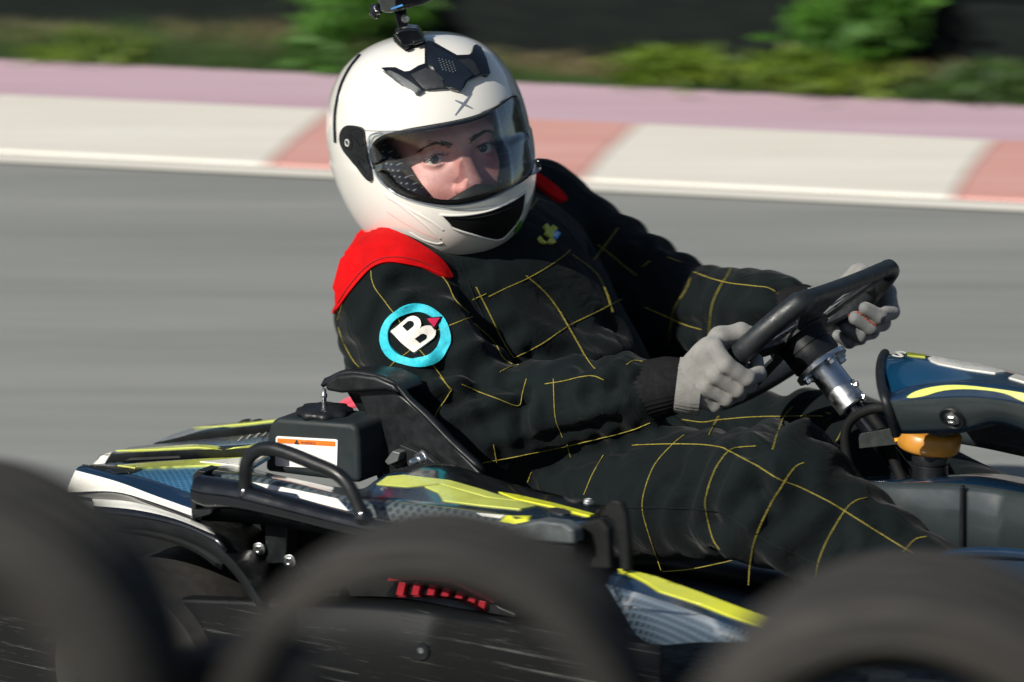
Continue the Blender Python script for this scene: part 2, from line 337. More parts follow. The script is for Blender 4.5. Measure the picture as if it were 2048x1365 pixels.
def patch(name, poly, bv, m, parent, lift=.0010, thick=.0005, step=5, smooth_poly=0, mats=None, sm=3, hole=None):
    """a sheet of real thickness laid on the surface found under an outline"""
    if smooth_poly: poly = cr(np.asarray(poly, float), smooth_poly, True)
    B = dens(poly, step); lo, hi = B.min(0), B.max(0); nb = len(B)
    loops = [list(range(nb))]; H = None
    if hole is not None:
        H = dens(hole, step); loops.append(list(range(nb, nb + len(H)))[::-1]); B = np.vstack([B, H])
    gx, gy = np.meshgrid(np.arange(lo[0] + step * .5, hi[0], step), np.arange(lo[1] + step * .5, hi[1], step)); G = np.stack([gx.ravel(), gy.ravel()], 1)
    G = G[inside(G, B[:nb])] if len(G) else G
    if H is not None and len(G): G = G[~inside(G, H)]
    if len(G): G = G[np.min(((G[:, None] - B[None]) ** 2).sum(2), 1) > (step * .45) ** 2]
    P = np.vstack([B, G]) if len(G) else B
    edges = [(l[i], l[(i + 1) % len(l)]) for l in loops for i in range(len(l))]
    vs, es, fs, *_ = delaunay_2d_cdt([Vector(p) for p in P], edges, [], 0, 1e-4)
    P2 = np.array([tuple(v) for v in vs]); fs = [f for f in fs]
    C = np.array([P2[list(f)].mean(0) for f in fs]); keep = inside(C, B[:nb])
    if H is not None: keep &= ~inside(C, H)
    fs = [tuple(f) for f, k in zip(fs, keep) if k]
    X, NN = conform(bv, P2, True); E = {}
    for f in fs:
        for a, b in zip(f, f[1:] + f[:1]): E[(a, b)] = E.get((a, b), 0) + 1
    adj = [[] for _ in P2]
    for a, b in E: adj[a].append(b); adj[b].append(a)
    for _ in range(sm):
        NN = np.array([unit(NN[i] + NN[adj[i]].mean(0)) if adj[i] else NN[i] for i in range(len(P2))])
    top = X + NN * (lift + thick); bot = X - NN * .0015; n = len(P2); F = list(fs)
    F += [(b, a, n + a, n + b) for a, b in E if (b, a) not in E]
    uv = np.stack([X @ FU, (X @ ZV) - .5 * (X @ LV)], 1); uv = np.vstack([uv, uv])
    o = link(name, np.vstack([top, bot]), F, m, parent, uv=uv, mats=mats, angle=50); return o
def onlines(name, lines, bv, r, m, parent, step=5, lift=.0004, n=6, flat=1.0):
    mb = MB()
    for l in lines:
        pts = cr(np.asarray(l, float), 8) if len(l) > 2 else np.asarray(l, float)
        P = dens(pts, step, False)
        if not any(cast(bv, *q)[0] is not None for q in P): print('LINE MISSES', name, l[0]); continue
        X, NN = conform(bv, P); X = X + NN * lift
        mb.add(*tube(X, r, n, flat=flat))
    return mb.link(name, m, parent)
def bolt(name, P, ax, parent, r=.006, h=.005, m=None):
    mb = MB(); mb.add(*lathe([(r * 1.55, 0), (r * 1.55, h * .35), (r * 1.4, h * .4)], P, ax, 20)); mb.add(*lathe([(r, h * .4), (r, h), (r * .55, h * 1.02), (r * .5, h * .7)], P, ax, 6))
    return mb.link(name, m or M_STEEL, parent, smooth=True, angle=25)

# ------------------------------------------------------------------ implicit surfaces (bodies)
def cone_sdf(P, a, b, r1, r2):
    a = np.asarray(a, np.float32); b = np.asarray(b, np.float32); ba = b - a; t = np.clip(((P - a) @ ba) / float(ba @ ba), 0, 1)
    return np.sqrt((((P - a) - t[..., None] * ba) ** 2).sum(-1)) - (r1 + (r2 - r1) * t)
def ell_sdf(P, c, R, ax=None):
    q = P - np.asarray(c, np.float32)
    if ax is not None: q = q @ np.asarray(ax, np.float32).T
    R = np.asarray(R, np.float32); k0 = np.sqrt(((q / R) ** 2).sum(-1)); k1 = np.sqrt(((q / R ** 2) ** 2).sum(-1)) + 1e-9
    return k0 * (k0 - 1) / k1
def smin(a, b, k):
    h = np.clip(.5 + .5 * (b - a) / k, 0, 1); return b + (a - b) * h - k * h * (1 - h)
def surface_nets(f, org, h):
    nx, ny, nz = f.shape; s = f < 0
    cells = np.zeros((nx - 1, ny - 1, nz - 1), bool); c0 = s[:-1, :-1, :-1]
    corners = [(i, j, k) for i in (0, 1) for j in (0, 1) for k in (0, 1)]
    for i, j, k in corners: cells |= s[i:nx - 1 + i, j:ny - 1 + j, k:nz - 1 + k] != c0
    idx = np.argwhere(cells); num = np.full(cells.shape, -1, np.int64); num[cells] = np.arange(len(idx))
    acc = np.zeros((len(idx), 3)); cnt = np.zeros(len(idx)); vals = {c: f[idx[:, 0] + c[0], idx[:, 1] + c[1], idx[:, 2] + c[2]] for c in corners}
    for c in corners:
        for d in range(3):
            if c[d] == 0:
                e = list(c); e[d] = 1; e = tuple(e); a, b = vals[c], vals[e]; x = (a < 0) != (b < 0)
                t = np.where(x, a / np.where(a - b == 0, 1, a - b), 0); p = np.tile(np.array(c, float), (len(idx), 1)); p[:, d] += t
                acc[x] += p[x]; cnt[x] += 1
    V = (idx + acc / cnt[:, None]) * h + org; F = []
    for d in range(3):
        a = [slice(None)] * 3; b = [slice(None)] * 3; a[d] = slice(0, -1); b[d] = slice(1, None)
        sa, sb = s[tuple(a)], s[tuple(b)]; e = np.argwhere(sa != sb); flip = sa[tuple(e.T)]
        o1, o2 = [x for x in range(3) if x != d]; ok = (e[:, o1] > 0) & (e[:, o2] > 0) & (e[:, o1] < f.shape[o1] - 1) & (e[:, o2] < f.shape[o2] - 1); e = e[ok]; flip = flip[ok]
        q = []
        for du, dv in ((-1, -1), (0, -1), (0, 0), (-1, 0)):
            p = e.copy(); p[:, o1] += du; p[:, o2] += dv; q.append(num[tuple(p.T)])
        q = np.stack(q, 1); fl = flip if d != 1 else ~flip; q[~fl] = q[~fl][:, ::-1]; F.append(q)
    return V, np.vstack(F)
def grid_pts(lo, hi, h):
    ax = [np.arange(l, u, h, dtype=np.float32) for l, u in zip(lo, hi)]; return np.stack(np.meshgrid(*ax, indexing='ij'), -1), np.array([a[0] for a in ax])
def relax(V, F, it=2, lam=.5):
    V = V.copy(); i = F.ravel(); j = np.roll(F, -1, 1).ravel()
    for _ in range(it):
        S = np.zeros_like(V); c = np.zeros(len(V)); np.add.at(S, i, V[j]); np.add.at(S, j, V[i]); np.add.at(c, i, 1); np.add.at(c, j, 1); V += lam * (np.where(c[:, None] > 0, S / np.maximum(c, 1)[:, None], V) - V)
    return V
def vnormals(V, F):
    a, b, c, d = (V[F[:, k]] for k in range(4)); n = np.cross(c - a, d - b); Nn = np.zeros_like(V)
    for k in range(4): np.add.at(Nn, F[:, k], n)
    return Nn / (np.linalg.norm(Nn, axis=1, keepdims=True) + 1e-12)
# ------------------------------------------------------------------ the setting
def TN(t, n, z=0.0): return TV * t + NV * n + ZV * z
def nrow(y, z=GZ): return float(onZ(1024, y, z) @ NV)
M_ASPH = None
def ground_mat(name, c1, c2, scale, stretch, rough, bscale, bstr, bdist, spots=None, spec=.3):
    m, nt, b = nodes_of(name); L = nt.links
    vec = mapped(nt, stretch, (0, 0, TR)); nz = N(nt, 'ShaderNodeTexNoise', i_Scale=scale, i_Detail=7.0, i_Roughness=.62); L.new(vec, nz.inputs['Vector'])
    rp = N(nt, 'ShaderNodeValToRGB'); rp.color_ramp.elements[0].color = (*c1, 1); rp.color_ramp.elements[1].color = (*c2, 1)
    rp.color_ramp.elements[0].position = .32; rp.color_ramp.elements[1].position = .68; L.new(nz.outputs['Fac'], rp.inputs[0])
    fine = N(nt, 'ShaderNodeTexNoise', i_Scale=bscale, i_Detail=3.0); L.new(mapped(nt), fine.inputs['Vector'])
    mr = N(nt, 'ShaderNodeMapRange', i_3=.82, i_4=1.18); L.new(fine.outputs['Fac'], mr.inputs[0])
    mx = N(nt, 'ShaderNodeMix', data_type='RGBA', blend_type='MULTIPLY'); mx.inputs['Factor'].default_value = 1.0
    L.new(rp.outputs[0], mx.inputs['A']); L.new(mr.outputs[0], mx.inputs['B']); out = mx.outputs['Result']
    if spots:
        n2 = N(nt, 'ShaderNodeTexNoise', i_Scale=spots[1], i_Detail=5.0); L.new(mapped(nt, spots[2], (0, 0, TR)), n2.inputs['Vector'])
        m2 = N(nt, 'ShaderNodeMapRange'); m2.inputs[1].default_value = spots[3]; m2.inputs[2].default_value = spots[3] + .12; L.new(n2.outputs['Fac'], m2.inputs[0])
        x2 = N(nt, 'ShaderNodeMix', data_type='RGBA'); x2.inputs['B'].default_value = (*spots[0], 1); L.new(m2.outputs[0], x2.inputs['Factor']); L.new(out, x2.inputs['A']); out = x2.outputs['Result']
    L.new(out, b.inputs['Base Color']); b.inputs['Roughness'].default_value = rough; b.inputs['Specular IOR Level'].default_value = spec
    bp = N(nt, 'ShaderNodeBump', i_Strength=bstr, i_Distance=bdist); L.new(fine.outputs['Fac'], bp.inputs['Height']); L.new(bp.outputs[0], b.inputs['Normal']); return m
M_ASPH = ground_mat('asphalt', (.200, .210, .200), (.268, .276, .262), 1.6, (.35, 3.2, 1), .85, 260, .6, .002, ((.31, .27, .21), 1.1, (.5, 5, 1), .70))
M_PINK = ground_mat('pink_painted_concrete', (.47, .325, .385), (.55, .40, .475), 2.2, (.3, 4, 1), .8, 120, .4, .002)
M_KWHITE = ground_mat('white_kerb_paint', (.66, .63, .56), (.74, .72, .655), 2.2, (.4, 4, 1), .6, 120, .3, .002)
M_KRED = ground_mat('faded_red_kerb_paint', (.56, .275, .245), (.64, .37, .335), 2.2, (.4, 4, 1), .65, 120, .3, .002)
M_DIRT = ground_mat('dry_earth', (.035, .032, .018), (.085, .07, .042), 3, (1, 1, 1), .95, 60, .8, .02, ((.04, .085, .012), 2.2, (1, 1, 1), .5))
M_GAP = mat('grey_joint_mortar', (.10, .10, .095), .9, var=.2, vscale=30)
n_w0, n_w1, n_k0 = nrow(378), nrow(362.5), nrow(358.5)
n_k1, n_p0, n_p1 = nrow(253), nrow(249), nrow(160)
def strip(name, t0, t1, n0, n1, z, m, label=None, nt_=24, nn=3, wob=0.0):
    V = []; F = []
    for i in range(nt_ + 1):
        for j in range(nn + 1):
            t = t0 + (t1 - t0) * i / nt_; n = n0 + (n1 - n0) * j / nn
            if j == nn and wob: n += wob * (math.sin(t * 2.3) + .6 * math.sin(t * 5.1 + 1))
            V.append(TN(t, n, z))
    for i in range(nt_):
        for j in range(nn): a = i * (nn + 1) + j; F.append((a, a + nn + 1, a + nn + 2, a + 1))
    return tag(link(name, V, F, m, None), label, kind='structure')
strip('ground', -300, 300, -300, 300, GZ - .012, M_DIRT, nt_=40, nn=40)
strip('race_track', -60, 60, -4.5, n_k0 - .002, GZ, M_ASPH, nt_=80, nn=6)
strip('white_line', -60, 60, n_w0, n_w1, GZ + .004, M_KWHITE, nt_=80)
strip('pink_run_off', -60, 60, n_k1 - .01, n_p1, GZ - .004, M_PINK, nt_=120, nn=4, wob=.012)
strip('kerb_bed', -60, 60, n_k0 - .006, n_p0 + .003, GZ + .002, M_GAP, nt_=60)
kerb = bpy.data.objects.new('kerb', None); COL.objects.link(kerb); kerb.location = TN(0, n_k0, GZ); WLOC['kerb'] = np.array(kerb.location); kerb['kind'] = 'structure'
t_red0 = float(onZ(540, 331, GZ) @ TV); t_red1 = float(onZ(1170, 360, GZ) @ TV); BR = t_red1 - t_red0; t_red2 = float(onZ(1905, 403, GZ) @ TV); BW = t_red2 - t_red1
for k in range(-9, 10):
    a = t_red0 + (k // 2) * (BR + BW) + (k % 2) * BR + .003; b = a - .006 + (BW if k % 2 else BR); prof = [(n_k0, 0), (n_k0 + .004, .006), (n_k0 + .2, .012), (n_k1 - .012, .017), (n_k1 - .004, .012), (n_k1, 0)]
    V = [TN(t + (.01 if n > n_k1 - .03 else 0), n, GZ + .002 + z) for t in (a, b) for n, z in prof]; q = len(prof)
    F = [(i, i + 1, q + i + 1, q + i) for i in range(q - 1)] + [tuple(range(q))[::-1], tuple(range(q, 2 * q))]
    link('kerb_block', V, F, M_KRED if k % 2 == 0 else M_KWHITE, kerb, angle=30)
# low earth bank the tyres stand on, this side of the track
N_T = -3.0
TY = {}
# ------------------------------------------------------------------ dark board fence behind the verge
M_BOARD = mat('dark_stained_board', (.0025, .0055, .0052), .8, spec=.2, col2=(.0075, .0115, .0105), vscale=6, stretch=(1, 8, 8), bump=.4, bscale=30, bdist=.003, bstretch=(1, 14, 14))
M_POST = mat('dark_fence_post', (.02, .024, .02), .75, var=.2, vscale=12)
N_F = n_p1 + .24
fence = thing('board_fence', 'dark stained board fence behind the grass verge', 'fence', TN(0, N_F, GZ))
pb = MB(); pb.add(*box((0, 0, 0), (.045, .04, .85), (TV, NV, ZV)))
for i in range(7):
    t = -6.2 + 2.05 * i
    V, F = box(TN(t, N_F + .06, GZ + .85), (.045, .04, .86), (TV, NV, ZV)); link('post', V, F, M_POST, fence, bevel=.006)
    if i < 6:
        for r in range(11):
            dz = random.uniform(-.004, .004); dn = random.uniform(-.006, .006)
            V, F = box(TN(t + 1.025, N_F + dn, GZ + .075 + r * .15 + dz), (1.02, .011, .069), (TV, NV, ZV)); link('board', V, F, M_BOARD, fence, bevel=.004)

# ------------------------------------------------------------------ verge plants
def leafmat(name, a, b):
    m, nt, bs = nodes_of(name); L = nt.links
    oi = N(nt, 'ShaderNodeTexNoise', i_Scale=11.0, i_Detail=2.0); L.new(mapped(nt), oi.inputs['Vector'])
    rp = N(nt, 'ShaderNodeValToRGB'); rp.color_ramp.elements[0].color = (*a, 1); rp.color_ramp.elements[1].color = (*b, 1); rp.color_ramp.elements[0].position = .35; rp.color_ramp.elements[1].position = .65
    L.new(oi.outputs['Fac'], rp.inputs[0]); L.new(rp.outputs[0], bs.inputs['Base Color']); bs.inputs['Roughness'].default_value = .55
    tl = N(nt, 'ShaderNodeBsdfTranslucent'); L.new(rp.outputs[0], tl.inputs['Color']); mx = N(nt, 'ShaderNodeMixShader', i_0=.3)
    L.new(bs.outputs[0], mx.inputs[1]); L.new(tl.outputs[0], mx.inputs[2]); L.new(mx.outputs[0], nt.nodes['Material Output'].inputs[0]); return m
M_LEAF = leafmat('bush_leaf', (.045, .14, .014), (.10, .26, .026)); M_LEAFY = leafmat('yellow_green_leaf', (.085, .16, .008), (.17, .25, .018))
M_LEAFD = leafmat('dark_green_leaf', (.03, .075, .014), (.06, .125, .022)); M_DRYG = leafmat('dry_grass_blade', (.15, .125, .06), (.24, .195, .10)); M_STEM = mat('green_brown_stem', (.06, .07, .03), .7)
def leaf(c, d, up, ln, wd):
    s = unit(np.cross(d, up)); up2 = np.cross(s, d)
    return [c, c + d * ln * .35 + s * wd * .5 + up2 * ln * .04, c + d * ln, c + d * ln * .35 - s * wd * .5 + up2 * ln * .04], [(0, 1, 2), (0, 2, 3)]
def bush(name, label, t, n, w_, h, count, m, ln, group, droop=.2, ncl=14):
    base = TN(t, n, GZ - .01); o = thing(name, label, 'plant', base, group); mb = MB(); st = MB(); rg = np.random.RandomState(int(abs(t * 97)) + count)
    cl = []
    for k in range(ncl):
        hh = h * rg.uniform(.12, 1); rad = w_ * .5 * (1.05 - .75 * hh / h) * rg.uniform(.3, 1); an = rg.uniform(0, 6.28)
        c = base + np.array([math.cos(an) * rad, math.sin(an) * rad * .55, hh]); cl.append((c, rg.uniform(.05, .12) * (w_ / .35)))
        st.add(*tube(cr(np.array([base + rg.normal(0, .012, 3) * [1, 1, 0], (base + c) / 2 + rg.normal(0, .02, 3), c]), 4), np.linspace(.004, .0015, 9), 5))
    for k in range(count):
        c0, r0 = cl[rg.randint(len(cl))]; c = c0 + rg.normal(0, r0 * .5, 3) * [1, 1, min(1, h / .3)]
        if c[2] < GZ: c[2] = GZ + rg.uniform(0, .04)
        d = unit(rg.normal(0, 1, 3) + np.array([0, 0, .5 - droop])); mb.add(*leaf(c, d, unit(rg.normal(0, 1, 3)), ln * rg.uniform(.6, 1.3), ln * .5 * rg.uniform(.6, 1.2)))
    mb.link('foliage', m, o, smooth=False); st.link('stem', M_STEM, o); return o
G_B = 'weeds growing along the fence'
def tb(x, y): return float(onZ(x, y, GZ) @ TV)
bush('tall_bush', 'tall leafy green bush by the fence, behind the action camera on the helmet', tb(740, 110), n_p1 + .13, .22, .62, 2600, M_LEAF, .045, G_B, ncl=26)
bush('tall_bush', 'tallest bright green bush by the fence, above the white kerb block at right', tb(1700, 170), n_p1 + .13, .21, .75, 3000, M_LEAF, .05, G_B, ncl=30)
bush('low_bush', 'spreading yellow-green bush at the foot of the tallest green bush', tb(1640, 185), n_p1 + .08, .36, .06, 800, M_LEAFY, .035, G_B, ncl=26)
bush('low_bush', 'low bright green weed on the pink edge, between helmet and tallest bush', tb(1340, 172), n_p1 + .06, .30, .055, 700, M_LEAFY, .03, G_B, ncl=18)
bush('low_bush', 'low bright green weed at the pink edge near the left picture corner', tb(190, 122), n_p1 + .06, .30, .04, 600, M_LEAFY, .03, G_B, ncl=18)
bush('low_bush', 'low leafy green weed just behind the white helmet at its left', tb(640, 142), n_p1 + .07, .2, .09, 800, M_LEAF, .035, G_B, ncl=16)
bush('low_bush', 'dark green weed by the fence at the right picture edge', tb(1960, 200), n_p1 + .08, .34, .045, 700, M_LEAFD, .035, G_B, ncl=18)
def tuft(label, t, n, w_, h, count, m):
    base = TN(t, n, GZ - .01); o = MB(); rg = np.random.RandomState(int(abs(t * 131)) + count)
    for k in range(count):
        b0 = base + TV * w_ * (rg.uniform(-.5, .5) + rg.uniform(-.3, .3)) + NV * rg.uniform(-.07, .07); d = unit(np.array([rg.normal(0, .35), rg.normal(0, .35), 1])); hh = h * rg.uniform(.5, 1.15); s = unit(np.cross(d, FWD)) * .0028
        tip = b0 + d * hh + np.array([rg.normal(0, .03), rg.normal(0, .03), -.02]); mid = b0 + d * hh * .55; o.add([b0 - s, b0 + s, mid + s, tip, mid - s], [(0, 1, 2, 4), (4, 2, 3)])
    tag(o.link('dry_grass_tuft', m, None, smooth=False), label, 'grass tuft', 'dry grass tufts along the fence')
tuft('tan dry grass tuft by the fence above the left white kerb block', tb(500, 120), n_p1 + .12, .36, .10, 420, M_DRYG)
tuft('tan dry grass tuft by the fence at the left picture edge', tb(60, 110), n_p1 + .12, .36, .08, 320, M_DRYG)
tuft('tan dry grass tuft by the fence just right of the helmet', tb(1130, 155), n_p1 + .12, .36, .06, 260, M_DRYG)
tuft('tan dry grass tuft by the fence at the right picture edge', tb(1900, 190), n_p1 + .12, .36, .08, 360, M_DRYG)
gr = MB(); rg = np.random.RandomState(5)
for k in range(9000):
    t = rg.uniform(-3.5, 2.6); n = n_p1 - .015 + abs(rg.normal(0, .09)); b0 = TN(t, n, GZ - .012); hh = rg.uniform(.02, .07) * (1 + .6 * math.sin(t * 3.1)); d = unit(np.array([rg.normal(0, .4), rg.normal(0, .4), 1])); s = RTV * .003
    gr.add([b0 - s, b0 + s, b0 + d * hh], [(0, 1, 2)])
tag(gr.link('grass', M_LEAFD, None, smooth=False), kind='stuff')

# ------------------------------------------------------------------ foreground tyres
M_TYRE = mat('dusty_tyre_rubber', (.016, .0165, .0165), .8, col2=(.036, .0335, .030), spec=.3, vscale=9, bump=.4, bscale=160, bdist=.002)
def tyre(name, label, px_, py_, Rpx, ratio, width, n=N_T, tilt=0.0, cat='tyre', group='old tyres lined up along the track edge'):
    c = hitp(px_, py_, NV, n); sc = FPX / ((c - CAM) @ FWD); R = Rpx / sc; r0 = R * ratio; w2 = width / 2; ax = unit(NV + RTV * tilt)
    TY[float(c @ TV)] = float(c[2] - R); o = thing(name, label, cat, c - ZV * R, group); rm = (R + r0) / 2
    prof = [(r0, -w2 * .62), (r0 + .004, -w2 * .74), (r0 + .010, -w2 * .80), (r0 + .012, -w2 * .86), (rm - .012, -w2 * 1.0), (rm, -w2 * 1.03), (rm + .003, -w2 * 1.0), (rm + .012, -w2 * 1.0), (R - .018, -w2 * .92), (R - .008, -w2 * .84), (R - .001, -w2 * .74)]
    g = []
    for x in (-.45, 0, .45): g += [(R, w2 * (x - .09)), (R - .008, w2 * (x - .07)), (R - .008, w2 * (x + .07)), (R, w2 * (x + .09))]
    prof += g + [(a, -b) for a, b in reversed(prof)] + [(R - .016, w2 * .6), (R - .016, -w2 * .6)]
    V, F = lathe(prof, c, ax, 96, closed=True); link('carcass', V, F, M_TYRE, o, angle=28)
    return o
T_L = tyre('tyre', 'dusty black tyre at the bottom left corner, cut by the picture edge', -70, 1372, 438, .56, .17)
T_C = tyre('tyre', 'dusty black tyre standing upright in the middle, kart side seen through its hole', 880, 1480, 442, .83, .12)
T_R = tyre('tyre', 'dusty black tyre at the bottom right, in front of the driver\'s shin', 1830, 1622, 502, .68, .18)
T_S = tyre('small_tyre', 'smaller dark tyre half hidden between the left and middle tyres', 490, 1480, 202, .62, .11, n=N_T + .16, group=None)
c_ = hitp(490, 1480, NV, N_T + .16); R_ = 202 * ((c_ - CAM) @ FWD) / FPX
link('rim', *lathe([(R_ * .15, -.02), (R_ * .5, -.028), (R_ * .63, -.052), (R_ * .63, .04)], c_, NV, 40), M_STEEL, T_S)

# low earth bank the tyres stand on, this side of the track
ks = sorted(TY)[:]; bs = [TY[k] for k in ks]
def bank_z(t): return float(np.interp(t, ks, bs)) + .012 - GZ
prof_b = [(-3.2, -.1), (-1.6, .55), (-.8, .93), (-.3, 1.0), (.10, 1.0), (.22, .88), (.55, .35), (.85, -.03)]
V = []; F = []; q = len(prof_b)
for i in range(121):
    t = -6 + i * .1
    for n, z in prof_b: V.append(TN(t, N_T + n + .02 * math.sin(i * 1.1 + n * 9), GZ + bank_z(t) * z - (.012 * (1 + math.sin(i * .9 + n * 5)) if z < .99 else 0)))
for i in range(120):
    for j in range(q - 1): F.append((i * q + j, i * q + j + 1, (i + 1) * q + j + 1, (i + 1) * q + j))
tag(link('earth_bank', V, F, M_DIRT), kind='structure')
# ------------------------------------------------------------------ the go-kart
kart = thing('go_kart', 'dark blue, black and yellow rental go-kart carrying the driver on the track', 'go-kart', W(.3, 0, GZ))
def pr(name, poly, v0, v1, m, parent=kart, bevel=.003, **kw):
    V, F = prism(poly, v0, v1); return link(name, V, F, m, parent, bevel=bevel, **kw)
def kt(name, pts, v, r, m, parent=kart, n=12, sub=8, **kw):
    vs = np.broadcast_to(v, (len(pts),)); P = cr(np.array([K(x, y, q) for (x, y), q in zip(pts, vs)]), sub); r = np.asarray(r, float)
    if r.ndim: r = np.interp(np.linspace(0, 1, len(P)), np.linspace(0, 1, len(r)), r)
    V, F = tube(P, r, n, **kw); return link(name, V, F, m, parent)
# rear bumper: near corner (white side, blue top), middle and far ridges
rb = [(-.66, [(205, 1062), (300, 1075), (380, 1100), (440, 1140)]), (-.665, [(190, 1030), (280, 1040), (380, 1062), (450, 1100)]), (-.66, [(188, 1012), (270, 1020), (350, 1038), (430, 1070)]),
      (-.64, [(185, 998), (260, 1004), (340, 1025), (420, 1055)]), (-.625, [(150, 994), (230, 988), (310, 1012), (400, 1048)]), (-.62, [(134, 985), (230, 984), (310, 1006), (400, 1038)]),
      (-.62, [(151, 941), (235, 964), (310, 992), (400, 1024)]), (-.605, [(163, 932), (240, 952), (310, 977), (400, 1006)]), (-.585, [(172, 930), (245, 944), (320, 965), (405, 995)]),
      (-.42, [(262, 926), (350, 922), (430, 918), (540, 912)])]
V, F, S = loft(rb, 5, 3); LUT = {0: 0, 1: 0, 2: 1, 3: 0, 4: 0, 5: 2, 6: 3, 7: 3, 8: 4}  # the lower white strip is the fender-top highlight, painted as colour
V2 = V.copy(); uv = np.stack([V2 @ FU, V2 @ LV], 1)
rear = link('rear_bumper', V, F, M_NAVY, kart, mats=[M_BLACKGLOSS, M_STKWHITE, M_STKWHITE, M_NAVY, M_GRIDBLUE], fmat=[LUT[s] for s in S], uv=uv, solid=.004, angle=55)
bv_rear = bvh_of(rear)
patch('yellow_stripe', [(235, 934), (300, 929), (400, 922), (540, 913), (545, 921), (470, 931), (330, 937), (270, 939)], bv_rear, M_PALEYEL, rear, lift=.002, step=4)
patch('dark_recess', [(165, 931), (215, 932), (262, 935), (285, 940), (262, 948), (232, 950)], bv_rear, M_BLACKGLOSS, rear)
patch('white_stripe', [(400, 928), (545, 916), (545, 935), (480, 936)], bv_rear, M_STKWHITE, rear, lift=.003, step=4)
for x, y in ((222, 937), (238, 936)):
    P = K(x, y, -.53); V, F = lathe([(.009, 0), (.009, .004), (.006, .006)], P, ZV, 16); link('bumper_clip', V, F, M_STEEL, kart)
V, F, S = loft([(-.43, [(186, 930), (300, 924), (420, 917), (545, 912)]), (-.43, [(200, 911), (300, 904), (420, 899), (545, 893)]), (-.41, [(225, 905), (320, 898), (430, 893), (545, 887)]), (-.30, [(262, 894), (360, 884), (450, 874), (550, 864)])])
mid = link('rear_bumper_ridge', V, F, M_NAVY, kart, mats=[M_BLACK, M_NAVY, M_LIGHTBLUE], fmat=S, solid=.004); bv_mid = bvh_of(mid)
patch('white_tip', [(186, 929), (197, 914), (226, 905), (217, 916), (210, 927)], bv_mid, M_STKWHITE, mid)
patch('yellow_stripe', [(232, 903), (310, 897), (385, 891), (440, 894), (445, 901), (395, 896), (310, 900.5)], bv_mid, M_PALEYEL, mid)
patch('yellow_stripe', [(452, 899), (500, 892), (546, 886), (546, 889), (500, 896)], bv_mid, M_PALEYEL, mid)
patch('slot', [(252, 921), (262, 916), (360, 912), (362, 916), (300, 919)], bv_mid, M_INK, mid)
for q in ((480, 880), (497, 876), (514, 873), (530, 870)): patch('lettering', [(q[0] - 6, q[1] + 5), (q[0] - 3, q[1] + 4), (q[0] + 7, q[1] - 5), (q[0] + 3, q[1] - 4)], bv_mid, M_STKWHITE, mid)
V, F, S = loft([(-.25, [(306, 892), (400, 884), (480, 876), (560, 868)]), (-.25, [(308, 887), (390, 868), (470, 857), (560, 847)]), (-.23, [(314, 884), (395, 862), (470, 851), (560, 841)]), (-.14, [(345, 869), (410, 851), (480, 845), (570, 834)])])
far = link('rear_bumper_ridge', V, F, M_NAVY, kart, mats=[M_BLACK, M_BLUE, M_LIGHTBLUE], fmat=S, solid=.004); bv_far = bvh_of(far)
patch('yellow_stripe', [(372, 857), (430, 853), (500, 846), (560, 839), (560, 841.5), (500, 848.5), (430, 855)], bv_far, M_PALEYEL, far)
for x in (478, 500):
    kt('bumper_clip', [(x, 847), (x + 9, 842), (x + 22, 840), (x + 14, 845)], -.2, .0016, M_BLACKGLOSS)
# fender arch and rear wheel
V, F, S = loft([(-.665, [(205, 1060), (300, 1062), (390, 1090), (455, 1135), (515, 1215)]), (-.665, [(205, 1038), (300, 1046), (400, 1074), (470, 1125), (528, 1212)]), (-.64, [(205, 1025), (310, 1034), (415, 1064), (490, 1120), (548, 1205)]), (-.48, [(300, 1000), (420, 1010), (520, 1050), (600, 1110), (650, 1190)])])
link('rear_fender', V, F, M_BLACK, kart, solid=.005, angle=60)
pr('wheel_well', [(190, 1010), (400, 1040), (520, 1100), (610, 1210), (600, 1240), (190, 1240)], -.44, -.43, M_BLACKMATT)
wc = K(352, 1318, -.575); M_KTYRE = mat('kart_tyre_rubber', (.02, .02, .02), .6, col2=(.04, .037, .032), vscale=20)
wh = link('rear_wheel', *lathe([(.055, -.07), (.062, -.09), (.075, -.095), (.108, -.1), (.120, -.097), (.128, -.085), (.136, -.06), (.138, 0), (.136, .06), (.128, .085), (.1, .095), (.06, .09)], wc, LV, 64), M_KTYRE, kart)
link('rim', *lathe([(.02, -.075), (.045, -.078), (.060, -.092), (.063, -.094), (.063, -.07), (.06, .02)], wc, LV, 40), M_STEEL, wh)
wc2 = wc + LV * .98 - ZV * .02
link('rear_wheel', *lathe([(.06, -.09), (.1, -.1), (.128, -.085), (.138, 0), (.128, .085), (.1, .095), (.06, .09)], wc2, LV, 48), M_KTYRE, kart)
link('rear_axle', *tube([wc, wc2], .02, 16), M_STEEL, kart)
# lower scratched side panels
V, F = prism([(-60, 1150), (0, 1158), (55, 1172), (110, 1186), (250, 1196), (262, 1240), (258, 1420), (-60, 1420)], -.672, -.64)
rp_ = link('rear_side_panel', V, F, M_SCR, kart, bevel=.006); bvp = bvh_of(rp_)
patch('blue_edge', [(-30, 1154), (0, 1159), (55, 1173), (112, 1187), (110, 1193), (50, 1182), (-30, 1164)], bvp, M_BLUE, rp_)
pr('rear_side_panel', [(250, 1196), (380, 1198), (520, 1203), (600, 1210), (600, 1430), (250, 1430)], -.655, -.63, M_SCR, bevel=.006)
V, F, S = loft([(-.66, [(560, 1420), (760, 1430), (1000, 1440), (1320, 1450)]), (-.66, [(560, 1215), (760, 1225), (1000, 1250), (1320, 1292)]), (-.65, [(560, 1203), (770, 1210), (1000, 1238), (1320, 1283)]), (-.61, [(580, 1195), (790, 1195), (990, 1228), (1320, 1280)])])
